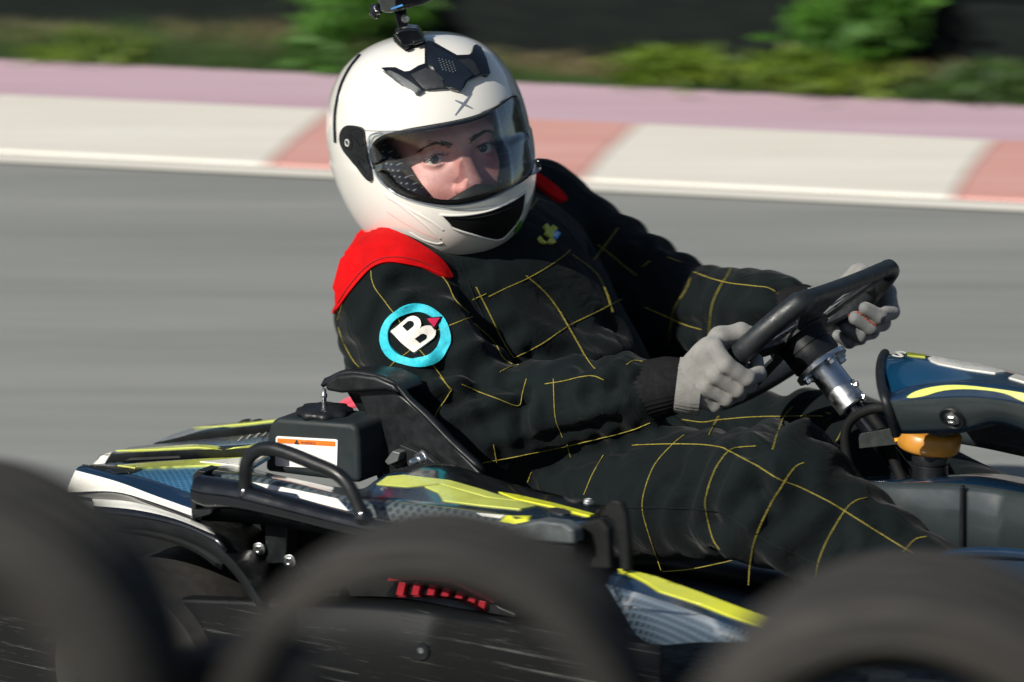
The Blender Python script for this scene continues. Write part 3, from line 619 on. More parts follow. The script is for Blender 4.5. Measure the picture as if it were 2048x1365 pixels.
sb = link('side_bumper', V, F, M_SCR, kart, solid=.006, angle=60); bvs = bvh_of(sb)
patch('bolt_washer', [(845 + 15 * math.cos(t), 1302 + 17 * math.sin(t)) for t in np.linspace(0, 6.28, 15)[:-1]], bvs, M_BLACK, sb, thick=.003)
P, Nn = cast(bvs, 846, 1300); bolt('bolt', P + Nn * .002, Nn, sb, .004, .003)
V, F, S = loft([(-.62, [(700, 1225), (850, 1228), (960, 1242), (1010, 1258)]), (-.61, [(700, 1205), (830, 1198), (930, 1212), (1005, 1252)]), (-.57, [(720, 1198), (840, 1190), (940, 1203), (1000, 1246)])])
link('side_bumper_bulge', V, F, M_BLACKGLOSS, kart, solid=.004, angle=70)
pr('engine_shroud', [(770, 1185), (790, 1158), (880, 1160), (960, 1185), (1000, 1215), (1030, 1228), (1030, 1260), (770, 1250)], -.5, -.4, M_BLACK)
for k, x in enumerate((802, 832, 862, 890, 917, 942, 962)):
    y = 1162 + (x - 790) ** 2 * .0013; pr('shroud_fin', [(x - 11, y + 28), (x - 4, y), (x + 9, y + 4), (x + 3, y + 32)], -.508, -.49, M_REDFIN, bevel=.001)
pr('shroud_rim', [(775, 1156), (830, 1152), (900, 1158), (985, 1200), (985, 1207), (900, 1166), (830, 1160), (775, 1164)], -.512, -.49, M_REDFIN, bevel=.001)
# chassis
for v, yy in ((-.30, 0), (.30, 0)):
    link('chassis_tube', *tube([W(-.15, v, GZ + .06), W(1.2, v, GZ + .06)], .016, 12), M_BLACK, kart)
link('floor_tray', *box(W(.55, 0, GZ + .045), (.68, .30, .003), (FU, LV, ZV)), M_BLACK, kart)
fwc = W(1.03, -.56, GZ + .13)
for s in (-1, 1):
    c = W(1.05, s * .56, GZ + .128); fw = link('front_wheel', *lathe([(.06, -.06), (.1, -.068), (.122, -.055), (.128, 0), (.122, .055), (.1, .068), (.06, .06)], c, LV, 48), M_KTYRE, kart)
    link('rim', *lathe([(.015, -.05), (.045, -.052), (.062, -.064), (.062, .06)], c, LV, 32), M_STEEL, fw)
link('front_axle', *tube([W(1.05, -.5, GZ + .128), W(1.05, .5, GZ + .128)], .014, 12), M_BLACK, kart)
# inner dark structure beside the engine
pr('engine_guard', [(405, 1040), (520, 1035), (760, 1080), (1140, 1120), (1190, 1180), (1000, 1200), (700, 1200), (520, 1195), (470, 1120), (430, 1075)], -.50, -.46, M_BLACKMATT, bevel=.004)
pr('gear_plate', [(527, 1030), (575, 1035), (570, 1128), (530, 1130)], -.585, -.56, M_BLACK)
for x, y in ((519, 1098), (580, 1122)): bolt('bolt', K(x, y, -.59), -LV + FU * .15, kart, .0055, .007)
# side pod
GR = [(-.61, [(388, 1040), (540, 1052), (700, 1078), (850, 1112), (1000, 1118), (1150, 1120)]), (-.615, [(388, 1000), (540, 1010), (700, 1040), (850, 1075), (1000, 1085), (1150, 1088)]),
      (-.605, [(386, 952), (540, 968), (700, 1006), (850, 1017), (1000, 1034), (1150, 1062)]), (-.59, [(392, 942), (540, 957), (700, 993), (800, 1003), (1000, 1028), (1160, 1055)]),
      (-.55, [(410, 936), (560, 954), (700, 986), (780, 974), (1000, 1010), (1185, 1042)]), (-.50, [(440, 932), (590, 957), (720, 978), (800, 944), (1010, 990), (1195, 1034)]),
      (-.44, [(490, 934), (620, 966), (750, 984), (860, 925), (1040, 972), (1215, 1012)]), (-.40, [(540, 964), (640, 986), (760, 1004), (880, 950), (1050, 990), (1220, 1030)])]
V, F, S = loft(GR, 7, 3); uv = np.stack([V @ FU, V @ ZV], 1)
pod = link('side_pod', V, F, M_NAVY, kart, mats=[M_BLACK, M_GRID, M_GRID, M_NAVY, M_NAVY, M_BLACKGLOSS, M_BLACKMATT], fmat=[min(s, 6) for s in S], uv=uv, solid=.004, angle=55)
bv_pod = bvh_of(pod)
patch('dark_side_sticker', [(389, 955), (540, 970), (700, 1008), (735, 1012), (728, 1040), (560, 1008), (389, 1000)], bv_pod, M_NAVY, pod, step=6)
patch('white_stripe', [(505, 966), (545, 972), (600, 983), (676, 1000), (706, 1030), (660, 1030), (612, 1008), (596, 990), (540, 980)], bv_pod, M_STKWHITE, pod, lift=.002, step=4)
for k in range(7):
    x = 640 + k * 13; patch('hatch_line', [(x, 996 - k * -1.5), (x + 2.4, 996.5 + k * 1.5), (x - 22, 1019 + k * 1.5), (x - 24.4, 1018 + k * 1.5)], bv_pod, M_GRID, pod, lift=.0014)
patch('yellow_panel', [(754, 970), (775, 955), (808, 952), (900, 963), (960, 980), (1030, 1003), (1033, 1004), (975, 996), (880, 969), (850, 972), (815, 975)], bv_pod, M_PALEYEL, pod, step=5)
patch('yellow_panel', [(850, 975), (880, 972), (960, 996), (1035, 1005), (1072, 1014), (1040, 1020), (960, 1012), (887, 1003), (876, 986)], bv_pod, M_PALEYEL, pod, step=5)
patch('yellow_edge_stripe', [(998, 986), (1040, 993), (1110, 1009), (1188, 1030), (1178, 1034), (1100, 1014), (1030, 999)], bv_pod, M_YEL, pod)
patch('yellow_mark', [(1003, 1044), (1014, 1033), (1062, 1034), (1052, 1053), (1020, 1047)], bv_pod, M_YEL, pod)
patch('white_mark', [(955, 1027), (1011, 1032), (1003, 1038), (965, 1033)], bv_pod, M_STKWHITE, pod)
for q in ((1150, 998), (1120, 1024)): patch('socket', [(q[0] + 22 * math.cos(t), q[1] + 6 * math.sin(t) + 3 * math.cos(t)) for t in np.linspace(0, 6.28, 15)[:-1]], bv_pod, M_INK, pod)
P, Nn = cast(bv_pod, 1176, 1004); bolt('bolt', P, Nn, pod, .005, .004)
P, Nn = cast(bv_pod, 766, 978); bolt('rivet', P, Nn, pod, .003, .002)
pr('pod_rear_edge', [(383, 1042), (380, 1000), (385, 950), (395, 940), (412, 944), (398, 954), (393, 975), (391, 1020), (430, 1018), (420, 1030)], -.63, -.60, M_BLACK, bevel=.002)
pr('pod_front_hoop', [(1195, 1036), (1212, 1011), (1224, 999), (1240, 1004), (1250, 1030), (1256, 1090), (1257, 1145), (1240, 1145), (1234, 1085), (1226, 1045), (1212, 1036)], -.60, -.588, M_BLACKMATT, bevel=.004)
pr('pod_front_cap', [(1142, 1058), (1165, 1046), (1200, 1038), (1216, 1060), (1220, 1140), (1150, 1135)], -.585, -.57, M_BLACKMATT, bevel=.004)
pr('pod_front_end', [(1010, 1055), (1080, 1042), (1125, 1048), (1146, 1062), (1148, 1090), (1030, 1080)], -.624, -.60, mat('worn_grey_plastic', (.06, .072, .075), .6, var=.2, vscale=60, bump=.5, bscale=400), bevel=.004)
# guard tube and hand-rail
kt('side_tube', [(398, 978), (420, 984), (480, 992), (560, 1012), (660, 1038), (760, 1062), (900, 1090)], -.65, [.0185, .020, .0185, .016, .015, .0145, .0145], M_BLACKGLOSS, n=20)
gb = kt('guard_bar', [(492, 990), (491, 960), (494, 925), (512, 903), (540, 897), (575, 906), (625, 926), (672, 947), (697, 972), (713, 1005), (727, 1036)], -.655, .0088, M_BLACK, n=16)
for x, y in ((492, 990), (727, 1036)): link('weld_collar', *lathe([(.013, -.004), (.0125, .004), (.009, .010)], K(x, y, -.655), ZV, 18), M_BLACKGLOSS, kart)
# fuel tank
tp = [(528, 944), (532, 880), (538, 848), (552, 836), (700, 848), (712, 854), (716, 880), (719, 968)]
tank = pr('fuel_tank', tp, -.40, -.325, mat('grey_black_tank_plastic', (.014, .020, .022), .55, spec=.35, var=.15, vscale=12, bump=.4, bscale=700, bdist=.0006), bevel=.016, bseg=4)
bt = bvh_of(tank); lab = [(554, 873), (676, 879), (675, 936), (622, 936), (552, 931)]
lb = patch('warning_label', [(556, 872.5), (673, 879), (676.5, 882), (675, 936), (672, 938.5), (555, 932), (551.5, 929), (553, 875)], bt, M_LABEL, tank)
patch('orange_band', [(557, 876.5), (672, 883), (672, 892), (557, 885)], bt, M_LABELOR, lb, lift=.0022, thick=.0004)
def writing(txt, bv, p0, p1, ht, m, parent, name='lettering', font_lift=.0028, al='LEFT', italic=0, bold=0):
    """text curve turned to mesh and laid on a surface along the pixel line p0 -> p1"""
    cu = bpy.data.curves.new('t', 'FONT'); cu.body = txt; cu.size = 1; cu.resolution_u = 2; cu.fill_mode = 'FRONT'; cu.offset = bold; to = bpy.data.objects.new('t', cu); COL.objects.link(to)
    me = bpy.data.meshes.new_from_object(to.evaluated_get(bpy.context.evaluated_depsgraph_get())); V = np.array([v.co[:] for v in me.vertices]); F = [tuple(p.vertices) for p in me.polygons]
    bpy.data.objects.remove(to); bpy.data.curves.remove(cu); bpy.data.meshes.remove(me)
    wd = V[:, 0].max() - V[:, 0].min(); p0 = np.array(p0, float); p1 = np.array(p1, float); d = (p1 - p0) / wd; up = np.array([0, -ht / .73])
    Q = p0 + (V[:, :1] - V[:, 0].min()) * d + V[:, 1:2] * (up + np.array(italic))
    X, NN = conform(bv, Q); nn = unit(NN.mean(0)); return link(name, X + nn * font_lift, F, m, parent, smooth=False)
writing('WARNING', bt, (604, 887), (634, 889), 5.4, M_INK, lb, bold=.01)
patch('warning_triangle', [(591, 887), (596, 878.5), (600.5, 887.6)], bt, M_INK, lb, lift=.003, thick=.0003, step=3)
for i, (s, x1) in enumerate((('Gasoline is highly flammable and explosive.', 660), ('Turn engine off and let cool before refueling.', 664), ('Exhaust contains toxic carbon monoxide', 655), ('', 0), ("Read Owner's Manual before use", 640), ("Use only approved fuel", 628))):
    if s: y = 892.6 + i * 7.4; writing(s, bt, (558 + (16 if i == 5 else 0), y), (x1, y + (x1 - 558) * .06), 4.0, M_INKGREY, lb, font_lift=.0014)
cp = K(650, 836, -.362)
cap = link('tank_cap', *lathe([(.024, 0), (.034, .003), (.036, .008), (.034, .0125), (.024, .015), (.012, .016)], cp, ZV, 72, scale=lambda a: 1 + .06 * math.cos(8 * a)), M_BLACK, tank, angle=60)
link('vent_pin', *lathe([(.0032, 0), (.0032, .012), (.0042, .0125), (.0042, .0165), (.003, .018), (.003, .023), (.0018, .024)], cp + ZV * .015 - RTV * .001, ZV, 12), M_STEEL, cap)
# seat
V, F, S = loft([(-.355, [(646, 776), (690, 752), (740, 756), (785, 772), (815, 805), (850, 838), (900, 890), (960, 945)]), (-.345, [(652, 764), (694, 746), (742, 750), (788, 766), (820, 800), (856, 832), (905, 882), (965, 938)]),
                (-.335, [(690, 778), (720, 764), (760, 768), (795, 785), (825, 815), (860, 848), (905, 898), (955, 950)]), (-.32, [(742, 860), (750, 862), (765, 868), (790, 880), (830, 905), (870, 930), (920, 950), (960, 960)]), (-.30, [(770, 990), (780, 990), (800, 990), (820, 995), (850, 1000), (880, 1005), (930, 1010), (970, 1010)])], 4)
seat = link('seat', V, F, M_BLACK, kart, solid=.005, angle=70)
pr('seat_flange', [(648, 782), (650, 764), (672, 751), (708, 748), (750, 754), (786, 770), (800, 790), (770, 782), (720, 785), (680, 788)], -.36, -.30, M_BLACK, bevel=.008, bseg=3)
pr('seat_side', [(712, 780), (780, 774), (830, 815), (870, 850), (915, 900), (962, 948), (900, 980), (790, 985), (765, 950), (745, 870)], -.345, -.328, M_BLACK, bevel=.004)
bk = [K(x, y, -.325) for x, y in ((712, 780), (745, 870), (765, 960), (820, 1010))]; V = []; F = []
for P in cr(np.array(bk), 4):
    for j in range(13): s = j / 12; V.append(P + LV * .65 * s - FU * .05 * math.sin(math.pi * s))
for i in range(len(V) // 13 - 1):
    for j in range(12): F.append((i * 13 + j, i * 13 + j + 1, i * 13 + j + 14, i * 13 + j + 13))
link('seat_back', V, F, M_BLACK, seat, solid=.006)
pr('seat_bracket', [(770, 925), (788, 896), (800, 890), (852, 912), (888, 940), (870, 945), (830, 935), (815, 922), (800, 938)], -.362, -.352, M_BLACK, bevel=.001)
pr('bracket_foot', [(768, 924), (784, 902), (800, 906), (795, 924), (776, 932)], -.375, -.358, mat('worn_grey_metal', (.16, .17, .17), .5, metal=.6, var=.1), bevel=.002)
link('seat_bolt', *lathe([(.010, 0), (.010, .003), (.0085, .004), (.0085, .011), (.005, .012), (.005, .022), (.004, .024)], K(848, 915, -.358), -LV + FU * -.35 + ZV * -.2, 16), mat('bright_zinc', (.72, .74, .74), .3, metal=1, var=.04), kart)
kt('engine_strap', [(668, 822), (690, 808), (712, 798)], -.10, [.004, .006, .006], M_PINKSTRAP, flat=.35)
kt('engine_strap', [(680, 825), (700, 814), (716, 808)], -.11, [.003, .004, .004], M_PINKSTRAP, flat=.35)
# lower front side fairing with the yellow stripe
V, F, S = loft([(-.66, [(1230, 1182), (1290, 1282), (1400, 1284), (1560, 1280)]), (-.645, [(1216, 1168), (1300, 1194), (1400, 1228), (1560, 1290)]), (-.62, [(1222, 1152), (1300, 1176), (1400, 1214), (1560, 1276)]), (-.58, [(1240, 1138), (1310, 1154), (1400, 1186), (1560, 1246)]), (-.54, [(1250, 1150), (1320, 1168), (1410, 1200), (1570, 1262)])], 6)
uv = np.stack([V @ FU, V @ ZV * 1.0 + V @ LV * -.3], 1)
ff = link('front_side_fairing', V, F, M_NAVY, kart, mats=[M_GRIDPALE, M_NAVY, M_NAVY, M_BLACK], fmat=S, uv=uv, solid=.004, angle=60); bff = bvh_of(ff)
patch('yellow_stripe', [(1238, 1140), (1262, 1143), (1310, 1155), (1400, 1187), (1558, 1247), (1540, 1264), (1460, 1234), (1400, 1210), (1318, 1184), (1290, 1165), (1262, 1150)], bff, M_YEL, ff, step=7)
patch('dark_line', [(1250, 1212), (1300, 1218), (1380, 1226), (1400, 1229), (1380, 1231), (1300, 1223)], bff, M_NAVY, ff)
# steering
cx = unit(FU * .71 - ZV * .70); wv = unit(FU * .70 + ZV * .71); wc_ = K(1593, 667, 0)
def RIM(a, b): return wc_ + LV * a + wv * b
rimpts = [(-.100, .108), (-.122, .085), (-.137, .045), (-.141, 0), (-.135, -.05), (-.11, -.095), (-.06, -.125), (0, -.135), (.06, -.125), (.11, -.095), (.135, -.05), (.141, 0), (.137, .045), (.122, .085), (.100, .108), (.05, .106), (0, .105), (-.05, .106)]
RP = cr(np.array([RIM(a, b) for a, b in rimpts]), 6, True)
rr = np.full(len(RP), .0148); rr[-24:] = .0100; rr[-26:-24] = .012; rr[:2] = .012
sw = link('steering_wheel', *tube(RP, rr, 16, closed=True), mat('black_leather_rim', (.014, .017, .019), .42, var=.15, vscale=40, bump=.5, bscale=600, bdist=.0008), kart)
def wplate(name, ab, th, m, off=0.0, bevel=.0015):
    A = np.array([RIM(a, b) for a, b in ab]) + cx * off; n = len(A); F = [tuple(range(n)), tuple(range(2 * n - 1, n - 1, -1))] + [(i, (i + 1) % n, n + (i + 1) % n, n + i) for i in range(n)]
    return link(name, np.vstack([A, A + cx * th]), F, m, sw, bevel=bevel)
wplate('spoke', [(-.03, .005), (-.13, .015), (-.134, -.012), (-.03, -.02)], .005, M_BLACK, .004)
wplate('spoke', [(.03, .005), (.13, .015), (.134, -.012), (.03, -.02)], .005, M_BLACK, .004)
wplate('spoke', [(-.016, -.02), (-.03, -.125), (.03, -.125), (.016, -.02)], .005, M_BLACK, .004)
wplate('top_plate', [(-.10, .104), (-.085, .075), (-.045, .035), (-.02, .015), (.0, .02), (-.005, .075), (.0, .09), (.02, .09), (.1, .104)], .005, M_BLACK, .002)
wplate('top_spoke', [(.01, .02), (.04, .03), (.10, .095), (.085, .104), (.02, .04)], .005, M_BLACK, .002)
wplate('hub_plate', [(.045 * math.cos(t), .045 * math.sin(t)) for t in np.linspace(0, 6.28, 25)[:-1]], .008, M_BLACK, .002)
e = wc_ + cx * .004
hub = link('hub', *lathe([(.030, 0), (.034, .004), (.034, .022), (.0325, .023), (.0325, .024), (.034, .025), (.034, .040), (.030, .046)], e, cx, 40), M_BLACK, sw)
link('hub_flange', *lathe([(.030, .046), (.0375, .047), (.0375, .053), (.030, .054)], e, cx, 48), M_ALU, sw, angle=30)
colr = link('column_clamp', *lathe([(.0205, .054), (.0205, .116), (.019, .118), (.012, .118)], e, cx, 32), M_ALU, sw, angle=30)
e1, e2, _ = axes_of(cx)
for k in range(4):
    d = e1 * math.cos(k * 1.571 + .5) + e2 * math.sin(k * 1.571 + .5); bolt('flange_bolt', e + cx * .053 + d * .0285, cx, sw, .0055, .008)
for k, (s, h) in enumerate(((.085, .6), (.10, -.3))):
    d = unit(RTV * .9 - FWD * .4 + UPV * h * .2); bolt('clamp_bolt', e + cx * s + d * .0195, d, colr, .005, .008)
for a, b in ((-.05, .012), (.055, .06)): wplate('metal_strip', [(a - .03, b - .006), (a + .03, b + .030), (a + .032, b + .026), (a - .028, b - .010)], .0015, M_ALU, -.001, 0)
link('steering_column', *tube([e + cx * .11, e + cx * .30], .0125, 16), M_BLACKGLOSS, kart)
# front fairing panel
NR = [(-.13, [(1794, 868), (1840, 868), (1930, 863), (1985, 848), (2040, 860), (2110, 900), (2200, 960)]), (-.145, [(1784, 835), (1840, 838), (1930, 830), (1990, 828), (2060, 846), (2130, 880), (2220, 940)]),
      (-.15, [(1776, 803), (1830, 800), (1900, 796), (1960, 796), (2040, 808), (2120, 835), (2220, 890)]), (-.142, [(1778, 795), (1830, 778), (1890, 769), (1950, 768), (2040, 779), (2120, 803), (2220, 850)]),
      (-.13, [(1776, 788), (1825, 772), (1885, 763), (1950, 762), (2040, 773), (2120, 797), (2220, 844)]), (-.09, [(1770, 745), (1820, 735), (1880, 735), (1950, 745), (2040, 762), (2120, 785), (2220, 830)]), (-.05, [(1768, 718), (1820, 713), (1880, 719), (1950, 733), (2040, 752), (2120, 776), (2220, 820)]), (0, [(1768, 708), (1820, 706), (1880, 714), (1950, 728), (2040, 748), (2120, 772), (2220, 815)])]
rows3 = [cr(np.array([K(x, y, v) for x, y in p]), 6) for v, p in NR]
rows3 = rows3 + [rows3[-1] + LV * a + ZV * b for a, b in ((.03, -.010), (.06, -.032), (.085, -.062), (.10, -.10), (.105, -.14))]
rows3 = list(cr(np.array(rows3), 3)); n = len(rows3[0]); V = np.vstack(rows3); F = []; fm = []; lut = [0, 0, 1, 1, 2, 2, 2] + [2, 2, 2, 1, 0]
for i in range(len(rows3) - 1):
    for j in range(n - 1): a, b, c, d = i * n + j, i * n + j + 1, (i + 1) * n + j + 1, (i + 1) * n + j; F += [(a, b, c), (a, c, d)]; fm += [lut[i // 3]] * 2
M_NDARK = mat('grey_black_fairing_plastic', (.028, .036, .038), .26, coat=.35, var=.12, vscale=8, rvar=.08)
nas = link('front_fairing', V, F, M_BLUE, kart, mats=[M_NDARK, M_NAVY, M_BLUE], fmat=fm, solid=.006, angle=60); bn = bvh_of(nas)
patch('yellow_stripe', [(1815, 796), (1835, 783), (1880, 773), (1930, 772), (2000, 780), (2060, 790), (2110, 808), (2100, 818), (2048, 804), (2010, 788), (1950, 780), (1890, 782), (1845, 794)], bn, M_PALEYEL, nas, smooth_poly=3)
patch('yellow_edge', [(1808, 708), (1818, 707), (1852, 711.5), (1850, 716), (1815, 712)], bn, mat('olive_yellow_edge', (.35, .38, .05), .3, coat=.4), nas)
patch('white_number_panel', [(1856, 718), (1866, 714), (1960, 731), (2005, 742), (2010, 746), (1990, 748), (1930, 740), (1878, 730), (1862, 724)], bn, M_STKWHITE, nas)
patch('white_number_panel', [(2018, 757), (2030, 750), (2090, 766), (2090, 780), (2048, 766)], bn, M_STKWHITE, nas)
writing('S', bn, (1783, 716), (1806, 720), 11, M_STKWHITE, nas, italic=(14, 0), bold=.03)
kt('panel_edge', [(1770, 708), (1764, 720), (1761, 745), (1764, 775), (1772, 803), (1784, 840), (1793, 869)], [-.01, -.05, -.09, -.13, -.15, -.145, -.13], .0065, M_BLACK, nas)
P, Nn = cast(bn, 1905, 836); link('bolt_cup', *lathe([(.017, .0015), (.0155, .003), (.011, -.001), (.010, -.002)], P, Nn, 28), M_BLACK, nas); bolt('fairing_bolt', P + Nn * .001, Nn, nas, .006, .006)
pr('bracket_bar', [(1716, 869), (1795, 855), (1990, 845), (1990, 852), (1885, 875), (1800, 889), (1718, 898)], -.06, -.052, mat('black_flat_bar', (.035, .04, .04), .45, metal=.3, var=.15, vscale=30), bevel=.001)
pr('orange_sticker', [(1787, 866), (1792, 862), (1797, 868), (1851, 868), (1849, 877), (1789, 884)], -.0635, -.06, M_ORANGESTK, bevel=.0005)
pk = K(1858, 884, -.04); link('amber_bumper', *lathe([(.018, -.010), (.036, -.011), (.040, -.007), (.0405, 0), (.0405, .012), (.036, .016), (.02, .016)], pk, unit(ZV + RTV * .12), 40), M_AMBER, kart, angle=50)
cn = K(1860, 962, -.05); link('reservoir', *lathe([(.0225, -.01), (.0225, .022), (.0215, .023), (.0235, .025), (.024, .036), (.0225, .039), (.012, .040)], cn, ZV, 36), M_BLACK, kart, angle=35)
pr('reservoir_mark', [(1852, 911), (1868, 909), (1876, 911), (1862, 914)], -.05, -.045, M_EMBYEL, bevel=0)
V, F, S = loft([(-.16, [(1660, 1130), (1800, 1140), (1930, 1145), (2060, 1160), (2220, 1180)]), (-.16, [(1660, 978), (1800, 980), (1930, 985), (2060, 1000), (2220, 1030)]), (-.15, [(1662, 966), (1800, 966), (1925, 968), (2060, 988), (2220, 1020)]), (-.04, [(1680, 958), (1810, 958), (1940, 950), (2070, 972), (2220, 1004)]), (.05, [(1760, 950), (1860, 950), (1990, 948), (2120, 968), (2220, 980)])], 6)
link('pedal_box_cover', V, F, M_NDARK, kart, mats=[M_NDARK, M_NDARK, M_NAVY, M_NAVY], fmat=S, solid=.005, angle=60)  # navy top strips: bluish reflection on the dark cover put into its colour
pr('cover_rib', [(1918, 972), (1926, 972), (1926, 1120), (1916, 1120)], -.168, -.16, M_BLACK)
kt('brake_hose', [(1708, 962), (1696, 920), (1690, 880), (1696, 850), (1715, 830), (1745, 818), (1775, 815), (1795, 812)], -.075, .0065, M_BLACKMATT)
kt('throttle_cable', [(1622, 900), (1640, 865), (1670, 830), (1700, 814), (1730, 812)], .06, .005, M_BLACKMATT)
kt('hose', [(1730, 815), (1770, 870), (1790, 925), (1806, 962)], -.02, .007, M_BLACKMATT)
for k, x in enumerate((1612, 1626)):
    c = K(x, 900, -.02); link('reservoir_ring', *lathe([(.015, -.004), (.0225, -.0045), (.024, 0), (.0225, .0045), (.015, .004)], c, unit(FU), 32), M_BLACKGLOSS, kart)
br = pr('caliper_bracket', [(1628, 904), (1648, 893), (1660, 893), (1670, 906), (1690, 920), (1676, 945), (1662, 955), (1628, 942)], -.05, -.038, M_ALU, bevel=.002)
bolt('bolt', K(1670, 930, -.051), -LV, br, .006, .005); link('caliper_pin', *lathe([(.012, 0), (.012, .02), (.008, .022)], K(1668, 905, -.045), unit(-LV + UPV * .4), 20), M_BLACK, kart)
kt('front_bumper', [(1860, 1118), (1900, 1108), (1960, 1104), (2060, 1110), (2200, 1135)], -.42, [.003, .005, .006, .006, .006], M_NAVY)
pr('front_bumper_skirt', [(1870, 1122), (1960, 1112), (2200, 1140), (2200, 1260), (1880, 1240)], -.415, -.40, M_NAVY)

# nose of the kart, boots side of the pedals
V = []; F = []; m_ = 24
for u, wd, z0, z1, r in ((1.12, .52, .05, .13, 0), (1.22, .58, .04, .20, 0), (1.34, .55, .04, .20, 0), (1.44, .44, .05, .16, 0), (1.48, .36, .08, .13, 0)):
    for j in range(m_):
        a = 2 * math.pi * j / m_; cc, ss = math.cos(a), math.sin(a); V.append(W(u, wd * np.sign(cc) * abs(cc) ** .5, GZ + (z0 + z1) / 2 + (z1 - z0) / 2 * np.sign(ss) * abs(ss) ** .6))
for i in range(4):
    for j in range(m_): F.append((i * m_ + j, i * m_ + (j + 1) % m_, (i + 1) * m_ + (j + 1) % m_, (i + 1) * m_ + j))
F += [tuple(range(m_)), tuple(range(4 * m_, 5 * m_))]
link('nose', V, F, M_NAVY, kart, angle=50)
# ------------------------------------------------------------------ the driver
pers = thing('person', 'driver in a black suit with yellow stitching, steering the go-kart in a white helmet', 'person', W(.15, 0, GZ + .02))
def uvh(x, y, v): p = K(x, y, v); return np.array([p @ FU, v, p[2]])
J = {}
J['pelvis'] = uvh(1060, 930, 0); J['belly'] = uvh(1060, 790, 0.0); J['chest'] = uvh(985, 620, 0); J['neck'] = uvh(905, 455, .0)
J['sR'] = uvh(789, 584, -.19); J['eR'] = uvh(930, 838, -.215); J['wR'] = uvh(1262, 790, -.178)
J['sL'] = uvh(1062, 440, .19); J['eL'] = uvh(1335, 622, .275); J['wL'] = uvh(1560, 622, .185)
J['hR'] = uvh(1090, 985, -.11); J['kR'] = uvh(1545, 992, -.215); J['aR'] = uvh(2010, 1262, -.18)
J['hL'] = uvh(1180, 930, .10); J['kL'] = uvh(1680, 893, .17); J['aL'] = uvh(2050, 1060, .14)
h_ = .0054; lo = np.array([-.36, -.42, GZ + .05]); hi = np.array([1.02, .42, .78])
P, org = grid_pts(lo, hi, h_)
f = ell_sdf(P, J['belly'], (.155, .185, .16))
f = smin(f, ell_sdf(P, J['chest'] + [.0, 0, .0], (.135, .19, .16)), .06)
f = smin(f, ell_sdf(P, J['pelvis'], (.17, .18, .12)), .06)
f = smin(f, ell_sdf(P, uvh(790, 570, -.06), (.06, .07, .08)), .04); f = smin(f, cone_sdf(P, uvh(781, 502, -.05), uvh(765, 640, -.09), .046, .066), .03)
nbase = uvh(925, 560, -.01) + [-.035, 0, 0]
f = smin(f, cone_sdf(P, J['sR'] + [-.015, .03, .0], nbase, .080, .062), .05); f = smin(f, cone_sdf(P, J['sL'] + [-.01, -.03, .0], nbase, .078, .062), .05)
f = smin(f, cone_sdf(P, nbase, J['neck'] + [-.03, 0, 0], .062, .055), .03)
f = smin(f, ell_sdf(P, J['sR'] + [-.025, .05, -.07], (.072, .09, .11)), .03)
arm = smin(cone_sdf(P, J['sR'], J['eR'], .081, .077), cone_sdf(P, J['eR'], J['wR'], .067, .049), .035)
arm = smin(arm, ell_sdf(P, J['eR'] + [.03, 0, -.015], (.09, .06, .062)), .03)
f = smin(f, arm, .016)
arm = smin(cone_sdf(P, J['sL'], J['eL'], .085, .072), cone_sdf(P, J['eL'], J['wL'], .066, .050), .035)
f = smin(f, arm, .018)
leg = smin(cone_sdf(P, J['hR'], J['kR'], .100, .079), cone_sdf(P, J['kR'], J['aR'], .080, .052), .03)
leg = smin(leg, ell_sdf(P, J['kR'] + [.01, 0, .01], (.08, .075, .072)), .03)
f = smin(f, leg, .025)
leg = smin(cone_sdf(P, J['hL'], J['kL'], .095, .072), cone_sdf(P, J['kL'], J['aL'], .073, .05), .03)
f = smin(f, leg, .03)
V, F = surface_nets(f.astype(np.float32), org, h_); del P, f, arm, leg
V = relax(V, F, 3, .5)
SV = V[:, :1] * FU + V[:, 1:2] * LV + V[:, 2:3] * ZV; SF = F
